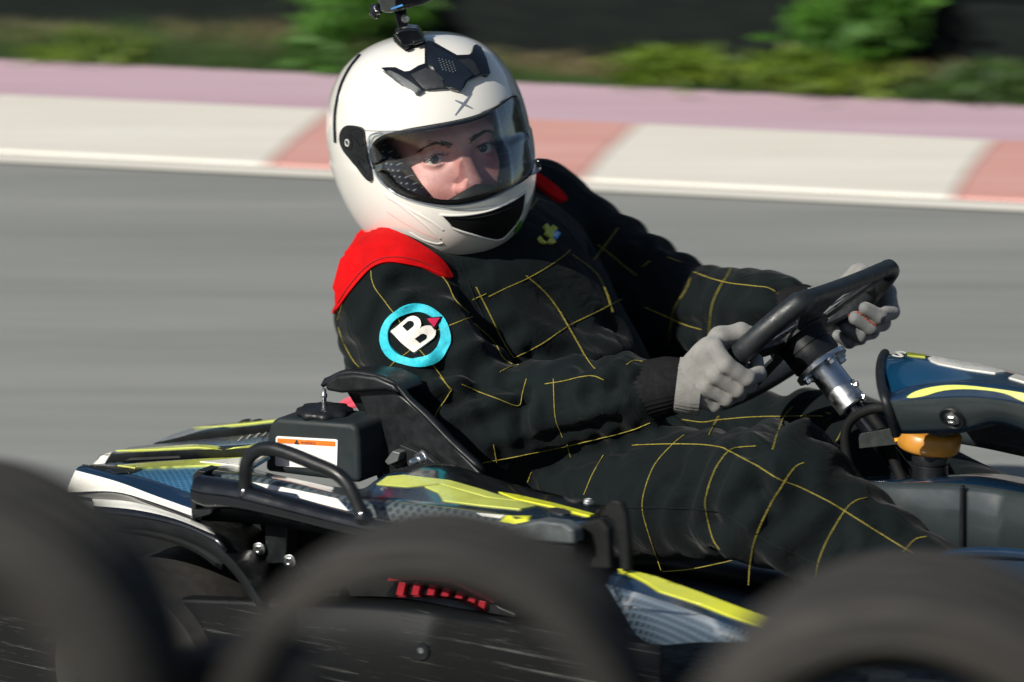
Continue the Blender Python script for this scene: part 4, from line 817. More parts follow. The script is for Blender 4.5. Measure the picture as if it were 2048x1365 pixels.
# cloth folds: valleys (negative) and ridges (positive) along traced creases
bv0 = BVHTree.FromPolygons(SV.tolist(), SF.tolist())
FOLDS = [  # (pixel line, half width m, height m)
 ([(760, 570), (800, 562), (850, 560), (900, 575)], .010, -.009), ([(740, 600), (800, 598), (870, 606), (930, 630)], .012, .007),
 ([(905, 560), (930, 600), (960, 650), (1000, 700), (1045, 745)], .012, -.016), ([(880, 585), (905, 630), (935, 680), (985, 730)], .014, .008),
 ([(890, 690), (930, 705), (990, 735)], .011, .008), ([(860, 740), (920, 745), (990, 760)], .010, -.008), ([(840, 780), (900, 772), (960, 780), (1010, 800)], .012, .008),
 ([(850, 815), (910, 800), (965, 770), (1010, 755)], .010, -.010), ([(880, 850), (940, 825), (1000, 800), (1040, 760)], .012, .009),
 ([(1000, 790), (1020, 775), (1045, 780), (1040, 805), (1010, 815)], .009, -.010), ([(1060, 755), (1045, 800), (1040, 850), (1050, 900)], .011, -.010),
 ([(1090, 760), (1070, 820), (1075, 880)], .012, .007), ([(1160, 760), (1200, 745), (1250, 735), (1280, 760)], .010, .007), ([(1140, 800), (1200, 780), (1270, 765)], .012, -.008),
 ([(1130, 850), (1200, 820), (1270, 790)], .013, .007), ([(1010, 905), (1100, 880), (1200, 850), (1290, 835)], .012, -.007), ([(950, 900), (990, 880), (1050, 870)], .012, .006),
 ([(960, 600), (1040, 640), (1120, 690), (1200, 730)], .018, .006), ([(1030, 560), (1100, 590), (1180, 650), (1240, 690)], .016, -.008), ([(1190, 630), (1230, 645), (1265, 680)], .012, -.010),
 ([(1170, 660), (1220, 690), (1260, 720)], .012, .008), ([(1100, 730), (1160, 720), (1230, 715), (1270, 725)], .014, .008), ([(1060, 700), (1130, 710), (1210, 745)], .012, -.009),
 ([(1230, 480), (1245, 520), (1240, 570)], .012, -.010), ([(1290, 500), (1275, 540), (1290, 590)], .010, -.012), ([(1310, 490), (1320, 530), (1310, 580)], .012, .010), ([(1255, 480), (1262, 520)], .012, .009),
 ([(1180, 430), (1190, 480), (1180, 530)], .013, -.009), ([(1380, 545), (1392, 600), (1405, 660)], .006, -.004), ([(1330, 640), (1370, 655), (1420, 650)], .012, -.008), ([(1440, 600), (1490, 620), (1550, 600)], .014, .006),
 ([(1540, 570), (1570, 590), (1590, 630)], .010, -.009), ([(1560, 560), (1590, 575), (1610, 600)], .009, .008), ([(1500, 640), (1540, 650), (1580, 660)], .012, -.006),
 ([(1465, 870), (1475, 890), (1500, 905), (1530, 900)], .009, -.013), ([(1490, 872), (1520, 890), (1545, 905)], .008, .010), ([(1510, 930), (1520, 980), (1560, 1040)], .012, -.011), ([(1540, 900), (1545, 950), (1570, 1000)], .012, .009),
 ([(1380, 1040), (1430, 1050), (1470, 1070)], .012, -.004), ([(1400, 1075), (1450, 1095), (1480, 1130)], .013, .009), ([(1330, 990), (1345, 960), (1380, 930)], .010, -.005), ([(1240, 980), (1260, 950), (1300, 920)], .012, -.004),
 ([(1700, 1060), (1690, 1100), (1660, 1140)], .010, -.006), ([(1580, 1050), (1640, 1030), (1700, 1000)], .014, .005), ([(1740, 1070), (1790, 1060), (1830, 1080)], .012, -.005),
 ([(1440, 830), (1460, 850), (1480, 870)], .010, -.006), ([(1570, 830), (1555, 850), (1545, 890)], .009, -.006), ([(1620, 820), (1610, 850), (1600, 880)], .009, .005),
 ([(672, 690), (690, 740), (720, 765)], .012, -.012), ([(1000, 930), (1100, 925), (1200, 900), (1300, 870), (1380, 855)], .012, -.012),
]
NRM = vnormals(SV, SF); disp = np.zeros(len(SV))
for line, wd_, hgt in FOLDS:
    Q = dens(cr(np.array(line, float), 6), 5, False); pts = [cast(bv0, x, y)[0] for x, y in Q]; pts = np.array([p for p in pts if p is not None])
    if len(pts) < 2: continue
    sel = np.where(((SV - pts.mean(0)) ** 2).sum(1) < (np.linalg.norm(pts - pts.mean(0), axis=1).max() + wd_ * 3) ** 2)[0]
    D = ((SV[sel][:, None] - pts[None]) ** 2).sum(2); k = D.argmin(1); d = np.sqrt(D.min(1)); endf = np.clip(np.minimum(k, len(pts) - 1 - k) / (len(pts) * .3 + .01), .15, 1)
    disp[sel] += hgt * np.exp(-(d / wd_) ** 2) * endf
def rings(a, b, r, t0, w_, amp, freq, seed):     # bunched cloth round a limb, wavering with the angle
    ax = b - a; Ln = np.linalg.norm(ax); ax = ax / Ln; q = UV3 - a; t = q @ ax; rad = q - t[:, None] * ax; rl = np.linalg.norm(rad, axis=1)
    e1, e2, _ = axes_of(ax); an = np.arctan2(rad @ e2, rad @ e1); rs = np.random.RandomState(seed); ph = sum(rs.uniform(.5, 1.3) * np.sin(k * an + rs.uniform(0, 6.28)) for k in (1, 2, 3)); msk = (rl < r) & (t > -.06) & (t < Ln + .06)
    g = np.exp(-((t / Ln - t0) / w_) ** 2) * (.45 + .55 * np.sin(an * 1.5 + rs.uniform(0, 6.28)) ** 2); s_ = np.sin(t * freq + ph * 1.5); s_ = np.sign(s_) * np.abs(s_) ** .8
    return np.where(msk, amp * g * s_, 0)
UV3 = np.stack([SV @ FU, SV @ LV, SV @ ZV], 1)
for args in ((J['sR'], J['eR'], .125, .85, .35, .0042, 150, 1), (J['eR'], J['wR'], .11, .15, .3, .0042, 160, 2), (J['eR'], J['wR'], .09, .9, .25, .0036, 190, 3), (J['sL'], J['eL'], .12, .8, .5, .0030, 130, 4), (J['eL'], J['wL'], .10, .5, .6, .0024, 130, 5),
             (J['hR'], J['kR'], .13, .9, .3, .0036, 120, 6), (J['kR'], J['aR'], .115, .2, .5, .0036, 110, 7), (J['hR'], J['kR'], .13, .25, .3, .0030, 110, 8), (J['hL'], J['kL'], .12, .7, .5, .0032, 110, 9), (J['sR'], J['eR'], .125, .2, .25, .0030, 140, 10)):
    disp += rings(*args)
rg = np.random.RandomState(3); lowf = np.zeros(len(SV))
for k in range(26):
    kv = rg.normal(0, 1, 3); kv *= rg.uniform(18, 60) / np.linalg.norm(kv); lowf += np.sin(SV @ kv + rg.uniform(0, 6.28)) * .9 / np.linalg.norm(kv) * .022
SV = SV + NRM * (disp * 1.45 + lowf)[:, None]
SV = relax(SV, SF, 1, .35)
suit = link('racing_suit', SV, SF, M_SUIT, pers, angle=180)
bvs_ = bvh_of(suit)
# knitted cuffs
def cuff(pts, r, rib=.0016):
    P = cr(np.array(pts), 9); mb = MB(); k = len(P); T = np.gradient(P, axis=0); V = []; m_ = 72
    rr_ = np.interp(np.linspace(0, 1, k), np.linspace(0, 1, len(r)), r); nrm = unit(np.cross(T[0], ZV))
    for i in range(k):
        t = unit(T[i]); nrm = unit(nrm - t * (nrm @ t)); bi = np.cross(t, nrm)
        for j in range(m_): a = 6.28318 * j / m_; V.append(P[i] + (rr_[i] + rib * math.cos(a * 36)) * (nrm * math.cos(a) + bi * math.sin(a)))
    return V, [(i * m_ + j, i * m_ + (j + 1) % m_, (i + 1) * m_ + (j + 1) % m_, (i + 1) * m_ + j) for i in range(k - 1) for j in range(m_)]
link('cuff', *cuff([K(1238, 796, -.178), K(1290, 784, -.172), K(1340, 772, -.168), K(1385, 768, -.16)], [.030, .0385, .0365, .029]), M_CUFF, pers, angle=180)
link('cuff', *cuff([K(1535, 620, .187), K(1600, 627, .172), K(1650, 632, .165)], [.030, .038, .031]), M_CUFF, pers, angle=180)
# red shoulder panels
patch('shoulder_panel', [(718, 440), (738, 441), (762, 449), (780, 462), (800, 470), (840, 492), (880, 520), (898, 545), (902, 556), (895, 559), (880, 553), (840, 536), (790, 527), (760, 530), (735, 545), (705, 580), (680, 615), (661, 636), (664, 600), (685, 520), (706, 450)], bvs_, M_RED, suit, lift=.0015, thick=.002, step=6, smooth_poly=3)
patch('shoulder_panel', [(1046, 345), (1064, 346), (1090, 362), (1118, 385), (1129, 402), (1118, 406), (1095, 392), (1066, 368), (1050, 360)], bvs_, M_RED, suit, lift=.003, thick=.003, step=6, smooth_poly=3)
yoke = next(o for o in suit.children if o.name == 'shoulder_panel'); byk = bvh_of(yoke)
onlines('panel_seam', [[(676, 606), (700, 570), (730, 536), (762, 518), (800, 515), (842, 524), (878, 541)]], byk, .0007, mat('dark_red_thread', (.25, .002, .004), .8), suit, lift=.0006)
# stitched lines of the quilting
ST = [[(742, 542), (744, 560), (752, 580), (772, 606), (790, 630), (800, 645)], [(800, 645), (835, 695), (865, 730), (900, 778)], [(677, 655), (690, 690), (710, 725), (738, 748)], [(657, 720), (668, 735), (684, 745)],
 [(765, 765), (772, 745), (790, 724), (818, 703), (850, 672), (890, 655), (945, 634)], [(880, 550), (895, 568), (910, 600), (938, 628)], [(948, 648), (985, 680), (1005, 715), (1025, 730)], [(952, 575), (975, 620), (1005, 680), (1028, 716)],
 [(945, 600), (972, 588)], [(977, 594), (1010, 578), (1050, 560), (1095, 535), (1130, 510), (1140, 500)], [(1052, 552), (1085, 580), (1110, 610), (1140, 660), (1160, 695), (1175, 720), (1190, 738)], [(1029, 716), (1080, 690), (1140, 651), (1190, 626), (1245, 598)],
 [(1000, 744), (1020, 735), (1038, 730)], [(924, 769), (960, 785), (1000, 800), (1036, 812), (1044, 790), (1053, 758)], [(868, 852), (872, 830), (890, 800), (903, 780)], [(880, 755), (903, 778)], [(1107, 759), (1108, 800), (1112, 840), (1125, 875)], [(1134, 890), (1142, 915)],
 [(1090, 769), (1130, 762), (1170, 753), (1190, 753), (1207, 760)], [(965, 926), (1040, 912), (1130, 893), (1220, 872), (1265, 860), (1300, 846)], [(987, 890), (993, 925)],
 [(1253, 730), (1268, 722), (1285, 724)], [(1385, 545), (1372, 580), (1350, 615), (1342, 650), (1337, 690)], [(1462, 536), (1455, 552), (1440, 575), (1425, 610), (1420, 650), (1418, 690)], [(1388, 545), (1420, 557), (1460, 567), (1510, 573), (1540, 578), (1570, 600)],
 [(1290, 615), (1330, 632), (1370, 650), (1403, 660)], [(1235, 457), (1215, 485), (1188, 520)], [(1300, 522), (1285, 535)], [(1335, 515), (1360, 525)], [(1196, 490), (1240, 525), (1272, 552)], [(1145, 510), (1190, 545), (1210, 580), (1225, 625)],
 [(1265, 891), (1340, 889), (1400, 890), (1440, 895), (1456, 902), (1490, 920), (1520, 935), (1560, 960), (1600, 975), (1650, 1000), (1690, 1023), (1740, 1055), (1800, 1092), (1850, 1120)],
 [(1368, 871), (1345, 890), (1310, 930), (1290, 980), (1285, 1017), (1295, 1060), (1322, 1140)], [(1207, 911), (1185, 950), (1168, 990)], [(1063, 945), (1055, 965)], [(1512, 892), (1480, 895), (1456, 904), (1430, 940), (1413, 990), (1412, 1020), (1425, 1075), (1440, 1100)],
 [(1607, 926), (1590, 935), (1568, 965), (1530, 1030), (1510, 1080), (1500, 1130), (1497, 1170)], [(1733, 996), (1710, 1003), (1688, 1024), (1655, 1080), (1635, 1130), (1630, 1155)], [(1852, 1074), (1830, 1080), (1805, 1105)], [(1324, 1143), (1380, 1138), (1440, 1126), (1465, 1120)], [(1465, 1122), (1490, 1150), (1520, 1170), (1550, 1190)],
 [(1365, 840), (1405, 845), (1440, 840), (1500, 835), (1580, 833), (1645, 833)], [(1437, 833), (1418, 870)], [(1585, 814), (1565, 840), (1545, 900)], [(1652, 826), (1668, 830), (1697, 830)], [(1687, 857), (1672, 885)],
 [(690, 590), (676, 640)], [(1075, 398), (1060, 420)]]
onlines('stitching', ST, bvs_, .00062, M_YTHREAD, suit, lift=.0006, n=6)
for sl_ in ([[(1240, 1015), (1300, 1016), (1380, 1018), (1440, 1024), (1465, 1035), (1500, 1060), (1560, 1095), (1640, 1130)], [(1395, 545), (1400, 580), (1405, 620), (1412, 690)], [(1545, 570), (1560, 610), (1570, 660)], [(935, 560), (955, 610), (1000, 700), (1040, 745)]]): onlines('seam', [sl_], bvs_, .0012, M_SUIT, suit, lift=.0003)
# round arm badge: ring, letter and arrow
th = np.linspace(0, 2 * math.pi, 49)[:-1]
ring_o = [(832 + 69.5 * math.cos(t) + 2 * math.sin(2 * t), 672 + 63 * math.sin(t) + 2 * math.cos(2 * t)) for t in th]; ring_i = [(829 + 52 * math.cos(t), 671 + 46.5 * math.sin(t)) for t in th]
badge = patch('badge_ring', ring_o, bvs_, M_CYAN, suit, lift=.0022, thick=.0016, step=5, hole=ring_i)
bd = np.array([783.0, 663.0]); ex = np.array([35.5, -27.5]); ey = np.array([45.5, 44.5])   # right and down directions of the letter
def BL_(pts): return [tuple(bd + ex * x + ey * y) for x, y in pts]
def arc(cx_, cy_, rx, ry, a0, a1, n=9): return [(cx_ + rx * math.cos(a), cy_ + ry * math.sin(a)) for a in np.linspace(math.radians(a0), math.radians(a1), n)]
Bo = [(-.04, 0), (.02, -.02)] + [(.85, 0)] + arc(.85, .25, .40, .25, -80, 80) + [(1.02, .49)] + arc(.95, .745, .48, .265, -75, 90) + [(.05, 1.02), (.0, .98)]
letter = BL_(Bo)
patch('badge_letter', letter, bvs_, M_EMBWHITE, suit, lift=.0026, thick=.0016, step=4)
for hc in (.255, .735): patch('letter_eye', BL_([(.50, hc - .105), (.80, hc - .105)] + arc(.80, hc, .17, .105, -80, 80, 5) + [(.80, hc + .105), (.50, hc + .105)]), bvs_, M_SUIT, suit, lift=.0046, thick=.0006, step=4)
patch('badge_arrow', [(850, 639), (884, 635), (880, 646), (868, 662)], bvs_, M_SUIT, suit, lift=.0040, thick=.0006, step=4)
patch('badge_arrow', [(853, 641), (878, 638.5), (866.5, 657)], bvs_, M_EMBRED, suit, lift=.005, thick=.0010, step=4)
# chest badge: stepped yellow squares with a blue one
for poly, m_ in (([(1085, 455), (1091, 450), (1097, 458), (1091, 464)], M_EMBYEL), ([(1091, 463), (1098, 457), (1109, 471), (1101, 479), (1087, 469)], M_EMBYEL), ([(1099, 457), (1103, 453), (1112, 460), (1107, 467)], M_EMBYEL),
                 ([(1095, 481), (1103, 478), (1109, 487), (1103, 490), (1092, 488)], M_EMBYEL), ([(1074, 478), (1078, 475), (1084, 483), (1091, 488), (1089, 490), (1080, 487)], M_EMBYEL), ([(1101, 473), (1109, 463), (1118, 470), (1110, 482)], M_EMBBLUE)):
    patch('chest_badge', poly, bvs_, m_, suit, lift=.003, thick=.0008, step=4)
onlines('badge_letter', [[(1104, 470), (1106, 476)], [(1106, 473), (1109, 470)], [(1107, 474), (1111, 475)], [(1110, 469), (1113, 473)]], bvs_, .0006, M_EMBWHITE, suit, lift=.004)

# ------------------------------------------------------------------ gloves
def glove(G, t, o, n, wrist, side, name_thumb):
    t, o, n = unit(t), unit(o), unit(n); wrist = np.asarray(wrist); X0 = (G + wrist) / 2
    GS = .90
    def at(a, b, c): return G + (t * a + o * b + n * c) * GS
    h2 = .0019; R = .085; Pg, og = grid_pts(X0 - R, X0 + R, h2); f = None; offs = (.036, .0125, -.0115, -.034)
    for k, a in enumerate(offs):
        L_ = (1, 1.06, 1.0, .86)[k]; r = (.0114, .0117, .0112, .0100)[k]; sp = a * 1.03
        ch = [at(a * 1.06, .040, .022), at(sp, .043, -.006 * L_), at(sp * .98, .020, -.036 * L_), at(sp * .95, -.012, -.036 * L_), at(sp * .94, -.030 * L_, -.016)]
        g = None
        for i in range(4):
            s_ = cone_sdf(Pg, ch[i], ch[i + 1], r * (1 - .05 * i), r * (.95 - .05 * i)); g = s_ if g is None else smin(g, s_, .004)
        f = g if f is None else smin(f, g, .0035)
    pal = cone_sdf(Pg, wrist, at(.026, .032, .030), .024, .0150)
    for q in (at(.008, .035, .030), at(-.012, .034, .028), at(-.030, .030, .024)): pal = smin(pal, cone_sdf(Pg, wrist, q, .024, .0140), .014)
    f = smin(f, pal, .009)
    thm = smin(cone_sdf(Pg, wrist * .55 + at(.0, .02, .035) * .45, at(.036, .012, .036), .019, .0138), cone_sdf(Pg, at(.036, .012, .036), at(.056, -.012, .026), .0132, .011), .006)
    thm = smin(thm, cone_sdf(Pg, at(.056, -.012, .026), at(.062, -.030, .006), .011, .0095), .004)
    f = smin(f, thm, .006)
    V, F = surface_nets(f.astype(np.float32), og, h2); V = relax(V, F, 2, .4)
    Nn = vnormals(V, F); sp_ = (V - G) @ t; wr = np.linalg.norm(V - wrist, axis=1)
    rgl = np.random.RandomState(8); dd = np.zeros(len(V))
    for _ in range(14): kv = rgl.normal(0, 1, 3); kv *= rgl.uniform(120, 320) / np.linalg.norm(kv); dd += np.sin(V @ kv + rgl.uniform(0, 6)) * 0.00009
    V = V + Nn * dd[:, None]; palm = ((V - G) @ n < .03) & (Nn @ (-o) > .2) & ((V - G) @ o < .04)
    fm = (palm[F].sum(1) > 2).astype(int)
    g_ = link('glove', V, F, M_GLOVE, pers, mats=[M_GLOVE, M_GLOVEDK], fmat=fm, angle=180); return g_, at
wR = K(1388, 774, -.160); GR_ = RIM(-.138, -.034); gR, atR = glove(GR_, wv, -LV, -cx, wR, -1, 'R')
wL = K(1648, 630, .165); GL_ = RIM(.141, .004); gL, atL = glove(GL_, wv, LV, -cx, wL, 1, 'L')
for g_, wr_, inn, G_ in ((gR, K(1372, 772, -.165), wR, GR_), (gL, K(1620, 626, .172), wL, GL_)):
    d = unit(inn - wr_); link('wrist_knit', *cuff([inn - d * .022, inn - d * .012, inn - d * .002, inn + d * .010], [.0345, .0355, .036, .035], .0010), M_GLOVE, g_, angle=180)
bgl = bvh_of(gL); bgr = bvh_of(gR)
onlines('overlock_stitch', [[(x, y), (x + 4, y + 5)] for x, y in ((1712, 622), (1718, 625), (1724, 629), (1730, 634), (1736, 640), (1742, 644), (1748, 648))] + [[(1700, 630), (1690, 640), (1680, 650)]], bgl, .0012, M_ORANGE, gL, step=3, lift=.0006)
M_GPRINT = mat('faded_glove_print', (.20, .195, .19), .85, var=.2, vscale=200)
# ------------------------------------------------------------------ head and helmet
CB = -FWD                                                # towards the photographer
hy, hp, hr = math.radians(19), math.radians(-9), math.radians(14)
def rot(ax, a): return np.array(Matrix.Rotation(a, 3, Vector(ax)))
Rm = rot(CB, hr) @ rot(UPV, hy) @ rot(RTV, -hp)
HX, HY, HZ = Rm @ RTV, Rm @ CB, Rm @ UPV                 # wearer's left, forward, up
HC = K(863, 291, -.065)
def H(x, y, z): return HC + HX * x + HY * y + HZ * z
def lon_profile(sz, front):  # half depths / widths along height
    return 0
def shell_pt(lat, lon, off=0.0):
    s = math.sin(lat); c = math.cos(lat); cf = math.cos(lon); sf = math.sin(lon)          # lon 0 = forward, +90 = wearer's left
    if s >= 0: z = .149 * s; cc = (max(0, 1 - abs(s) ** 2.45)) ** (1 / 2.45)
    else: z = .158 * s; cc = (max(0, 1 - abs(s) ** 2.6)) ** (1 / 2.6)
    wx = .1285; wf = .150; wb = .174
    if s < 0:
        k = min(1, -s / .9); wf += .018 * math.sin(k * 2.2); wx -= .014 * k ** 1.3; wb -= .045 * k
    wy = wf if cf > 0 else wb; e = 2.0 + (.25 if s < 0 else .1)
    r = 1 / ((abs(sf) / wx) ** e + (abs(cf) / wy) ** e) ** (1 / e)
    p = np.array([sf * r * cc, cf * r * cc, z]); q = p / (np.linalg.norm(p) + 1e-9); return p + q * off
NLA, NLO = 110, 180
def latmin(lon):
    cf = math.cos(lon); return -math.asin(min(.97, .80 + .13 * cf))
def shell(off, frac=1.0):
    V = []; F = []
    for i in range(NLA + 1):
        for j in range(NLO):
            lon = 2 * math.pi * j / NLO; lat = math.pi / 2 - (math.pi / 2 - latmin(lon) * frac) * max(i, .02) / NLA; V.append(H(*shell_pt(lat, lon, off)))
    for i in range(NLA):
        for j in range(NLO): F.append((i * NLO + j, i * NLO + (j + 1) % NLO, (i + 1) * NLO + (j + 1) % NLO, (i + 1) * NLO + j))
    F.append(tuple(range(NLO))); return np.array(V), F
SHV, SHF = shell(0.0); bv_sh = BVHTree.FromPolygons(SHV.tolist(), SHF)
EYE = [(743, 312), (746, 296), (756, 282), (778, 272), (815, 263), (860, 255), (905, 247), (950, 236), (990, 219), (1020, 200), (1034, 205), (1044, 245), (1053, 290), (1058, 325), (1050, 345), (1030, 362), (1000, 380), (960, 396), (915, 405), (870, 404), (825, 394), (785, 376), (760, 350), (748, 328)]
EYE = [tuple(p) for p in cr(np.array(EYE, float), 4, True)]
def cutout(V, F, poly, depth_front=True):
    C = np.array([V[list(f)].mean(0) for f in F]); pc = pxof(C); ins = inside(pc, poly) & ((C - HC) @ CB > -.02)
    return [f for f, k in zip(F, ins) if not k]
helmet = link('helmet', SHV, cutout(SHV, SHF, EYE), M_WHITE, pers, solid=.004, angle=180, orient=False)
lin_V, lin_F = shell(-.020, 1.0)
EYE2 = [(x + (x - 905) * .01, y + (y - 325) * .01) for x, y in EYE]
M_LINER = mat('black_liner_fabric', (.008, .009, .012), .9, var=.2, vscale=60)
liner = link('helmet_liner', lin_V, cutout(lin_V, lin_F, EYE2), M_LINER, helmet, angle=180)
# rubber seal round the eye port
X, NN = conform(bv_sh, dens(EYE, 6)); X2 = np.vstack([X - NN * .001])
link('port_seal', *tube(X2, .0036, 10, closed=True), M_BLACKMATT, helmet)
cl = X - NN * .016; q = len(X); link('port_lip', np.vstack([X - NN * .001, cl]), [(i, (i + 1) % q, q + (i + 1) % q, q + i) for i in range(q)], M_BLACKMATT, helmet)
# visor: bulges a little in front of the shell
VIS = [(735, 300), (742, 268), (800, 262), (860, 253), (905, 244), (950, 233), (992, 214), (1027, 190), (1040, 200), (1052, 245), (1062, 290), (1068, 330), (1060, 352), (1034, 371), (1000, 390), (960, 405), (915, 414), (870, 412), (822, 402), (782, 384), (754, 358), (740, 328)]
VV, VF = shell(.0055); bvv = BVHTree.FromPolygons(VV.tolist(), VF)
VISi = [(905 + (x - 905) * .985, 325 + (y - 325) * .975) for x, y in VIS]
B = dens(cr(np.array(VISi, float), 4, True), 6)
visor = patch('visor', [tuple(p) for p in B], bvv, M_VISOR, helmet, lift=0, thick=.0, step=8, sm=8)
bmv = bmesh.new(); bmv.from_mesh(visor.data); nv = len(bmv.verts) // 2; bmv.verts.ensure_lookup_table(); bmesh.ops.delete(bmv, geom=bmv.verts[nv:], context='VERTS'); bmv.to_mesh(visor.data); bmv.free(); visor.data.shade_smooth()
sv = visor.modifiers.new('solid', 'SOLIDIFY'); sv.thickness = .0016
onlines('visor_edge', [list(map(tuple, np.vstack([B, B[:2]])))], bvv, .0013, M_TAB, helmet, step=5, n=8)
onlines('shell_groove', [[(698, 256), (735, 262), (800, 262), (848, 257), (856, 261), (900, 252), (945, 238), (990, 218), (1008, 206), (1012, 200), (1028, 188)]], bv_sh, .0008, mat('groove_grey', (.22, .22, .21), .6), helmet, lift=-.0002)
onlines('shell_ridge', [[(775, 395), (820, 420), (860, 442), (886, 461)], [(820, 466), (845, 480), (872, 488), (886, 486)], [(770, 388), (800, 410), (850, 450), (880, 478)]], bv_sh, .0032, M_WHITE, helmet, lift=-.0022, n=10)
onlines('red_pinstripe', [[(775, 425), (800, 442), (840, 464), (872, 478)]], bv_sh, .0009, mat('faded_red_print', (.6, .3, .26), .4, coat=.5), helmet, lift=-.0004)
# pivot cover
piv = patch('pivot_cover', [(684, 280), (687, 262), (697, 252), (712, 252), (729, 259), (733, 285), (739, 315), (746, 345), (747, 357), (741, 361), (726, 345), (705, 318), (691, 300)], bv_sh, M_BLACK, helmet, lift=.0015, thick=.0030, smooth_poly=3, step=5)
bpv = bvh_of(piv); P, Nn = cast(bpv, 696, 286); link('pivot_ring', *lathe([(.0032, 0), (.0052, .0), (.0052, .002), (.0042, .0026), (.0032, .002)], P, Nn, 24, closed=True), mat('pale_grey_plastic', (.45, .46, .46), .4), piv); link('pivot_boss', *lathe([(.0105, 0), (.0105, .0006), (.009, .0009)], P, Nn, 24), M_BLACKMATT, piv)
onlines('pivot_rib', [[(700, 270), (712, 282), (720, 292)], [(724, 268), (728, 285), (725, 292)], [(706, 312), (718, 316), (728, 322)], [(716, 322), (722, 334), (732, 345)], [(700, 262), (714, 258), (724, 264)]], bpv, .0009, M_BLACKGLOSS, piv)
# chin vent, top vent, logo, dot
chin = patch('chin_vent', [(881, 430), (905, 431), (940, 429), (980, 421), (1020, 404), (1050, 385), (1050, 400), (1044, 425), (1032, 447), (1010, 472), (998, 478), (984, 478), (945, 468), (910, 456), (900, 449)], bv_sh, mat('dull_black_mesh', (.004, .004, .0045), .7, spec=.2), helmet, lift=.0003, thick=.0004, smooth_poly=2, step=6)
onlines('vent_rim', [[(881, 430), (905, 431), (940, 429), (980, 421), (1020, 404), (1051, 384)], [(1051, 385), (1045, 425), (1032, 448), (1010, 473), (998, 479), (984, 479), (945, 469), (908, 457), (898, 448), (881, 430)]], bv_sh, .0016, M_WHITE, helmet, lift=.0006, n=8)
onlines('vent_slat', [[(900, 436), (940, 436), (985, 428), (1020, 414)]], bv_sh, .0012, M_BLACKGLOSS, helmet, lift=.001)
top = patch('top_vent', [(767, 142), (780, 141), (795, 141), (812, 149), (822, 148), (838, 138), (850, 134), (850, 96), (856, 91), (866, 92), (885, 103), (912, 118), (935, 117), (940, 112), (943, 100), (949, 97), (958, 103), (968, 125), (975, 152), (972, 156), (962, 153), (945, 160), (932, 166), (926, 178), (919, 186), (905, 184), (890, 178), (870, 180), (845, 182), (833, 192), (800, 168)], bv_sh, M_BLACKGLOSS, helmet, lift=.0022, thick=.0048, step=5)
btv = bvh_of(top)
patch('vent_wing', [(768, 142.5), (782, 143), (800, 152), (822, 166), (842, 180), (834, 190), (800, 166)], btv, mat('grey_black_satin', (.07, .08, .085), .4, coat=.2), top, lift=.0006, thick=.0022, step=4)
patch('vent_crown', [(852, 98), (858, 93), (884, 105), (910, 120), (930, 136), (945, 152), (930, 163), (921, 183), (895, 175), (884, 160), (868, 140), (855, 130)], btv, mat('blue_black_plastic', (.007, .011, .018), .3, coat=.3), top, lift=.0006, thick=.003, step=4)
patch('vent_louvre', [(822, 150), (852, 137), (868, 142), (884, 160), (888, 174), (848, 178), (836, 164)], btv, mat('black_satin_plastic', (.016, .019, .022), .45), top, lift=.0005, thick=.001, step=4)
patch('vent_louvre', [(915, 121), (938, 119), (948, 125), (960, 148), (940, 156), (930, 138)], btv, mat('black_satin_plastic', (.016, .019, .022), .45), top, lift=.0005, thick=.001, step=4)
mb = MB()
for r in range(6):
    for c in range(5):
        x, y = 878 + c * 6.5 + r * 1.5, 122 + r * 4.2 + c * 1.6
        if c + r < 9:
            P, Nn = cast(bvh_of(top), x, y) if False else cast(btv, x, y)
            if P is not None: mb.add(*lathe([(.0009, .004), (.0009, .0046), (.0004, .005)], P, Nn, 6))
mb.link('perforation', mat('dim_grey_dot', (.10, .11, .12), .5), top)
for l in ([(910, 201), (925, 208), (944, 217)], [(943, 187), (930, 205), (910, 231)]):
    a, b, c = [np.array(p, float) for p in l]; d = unit(np.append(c - a, 0))[:2]; nn = np.array([-d[1], d[0]])
    patch('logo_stroke', [tuple(a - nn * .8), tuple(b - nn * 2.6), tuple(c - nn * .8), tuple(c + nn * 1.2), tuple(b + nn * 2.6), tuple(a + nn * 1.0)], bv_sh, M_SILVER, helmet, lift=.0004, thick=.0004, step=3)
patch('round_sticker', [(1036 + 7.5 * math.cos(t), 454 + 15 * math.sin(t) - 3 * math.cos(t)) for t in th[::3]], bv_sh, M_GREENDOT, helmet, step=4)
onlines('rear_trim', [[(720, 112), (700, 138), (684, 170), (675, 205), (671, 240), (672, 285)]], bv_sh, .003, M_BLACKGLOSS, helmet)
i0 = NLA * NLO; ringp = SHV[i0:i0 + NLO]; link('neck_trim', *tube(ringp, .006, 10, closed=True), M_BLACKMATT, helmet)
# visor tab
patch('visor_tab', [(1055, 325), (1066, 320), (1073, 330), (1071, 342), (1060, 350), (1052, 352), (1058, 338)], bvv, M_TAB, helmet, lift=.003, thick=.004, step=4)
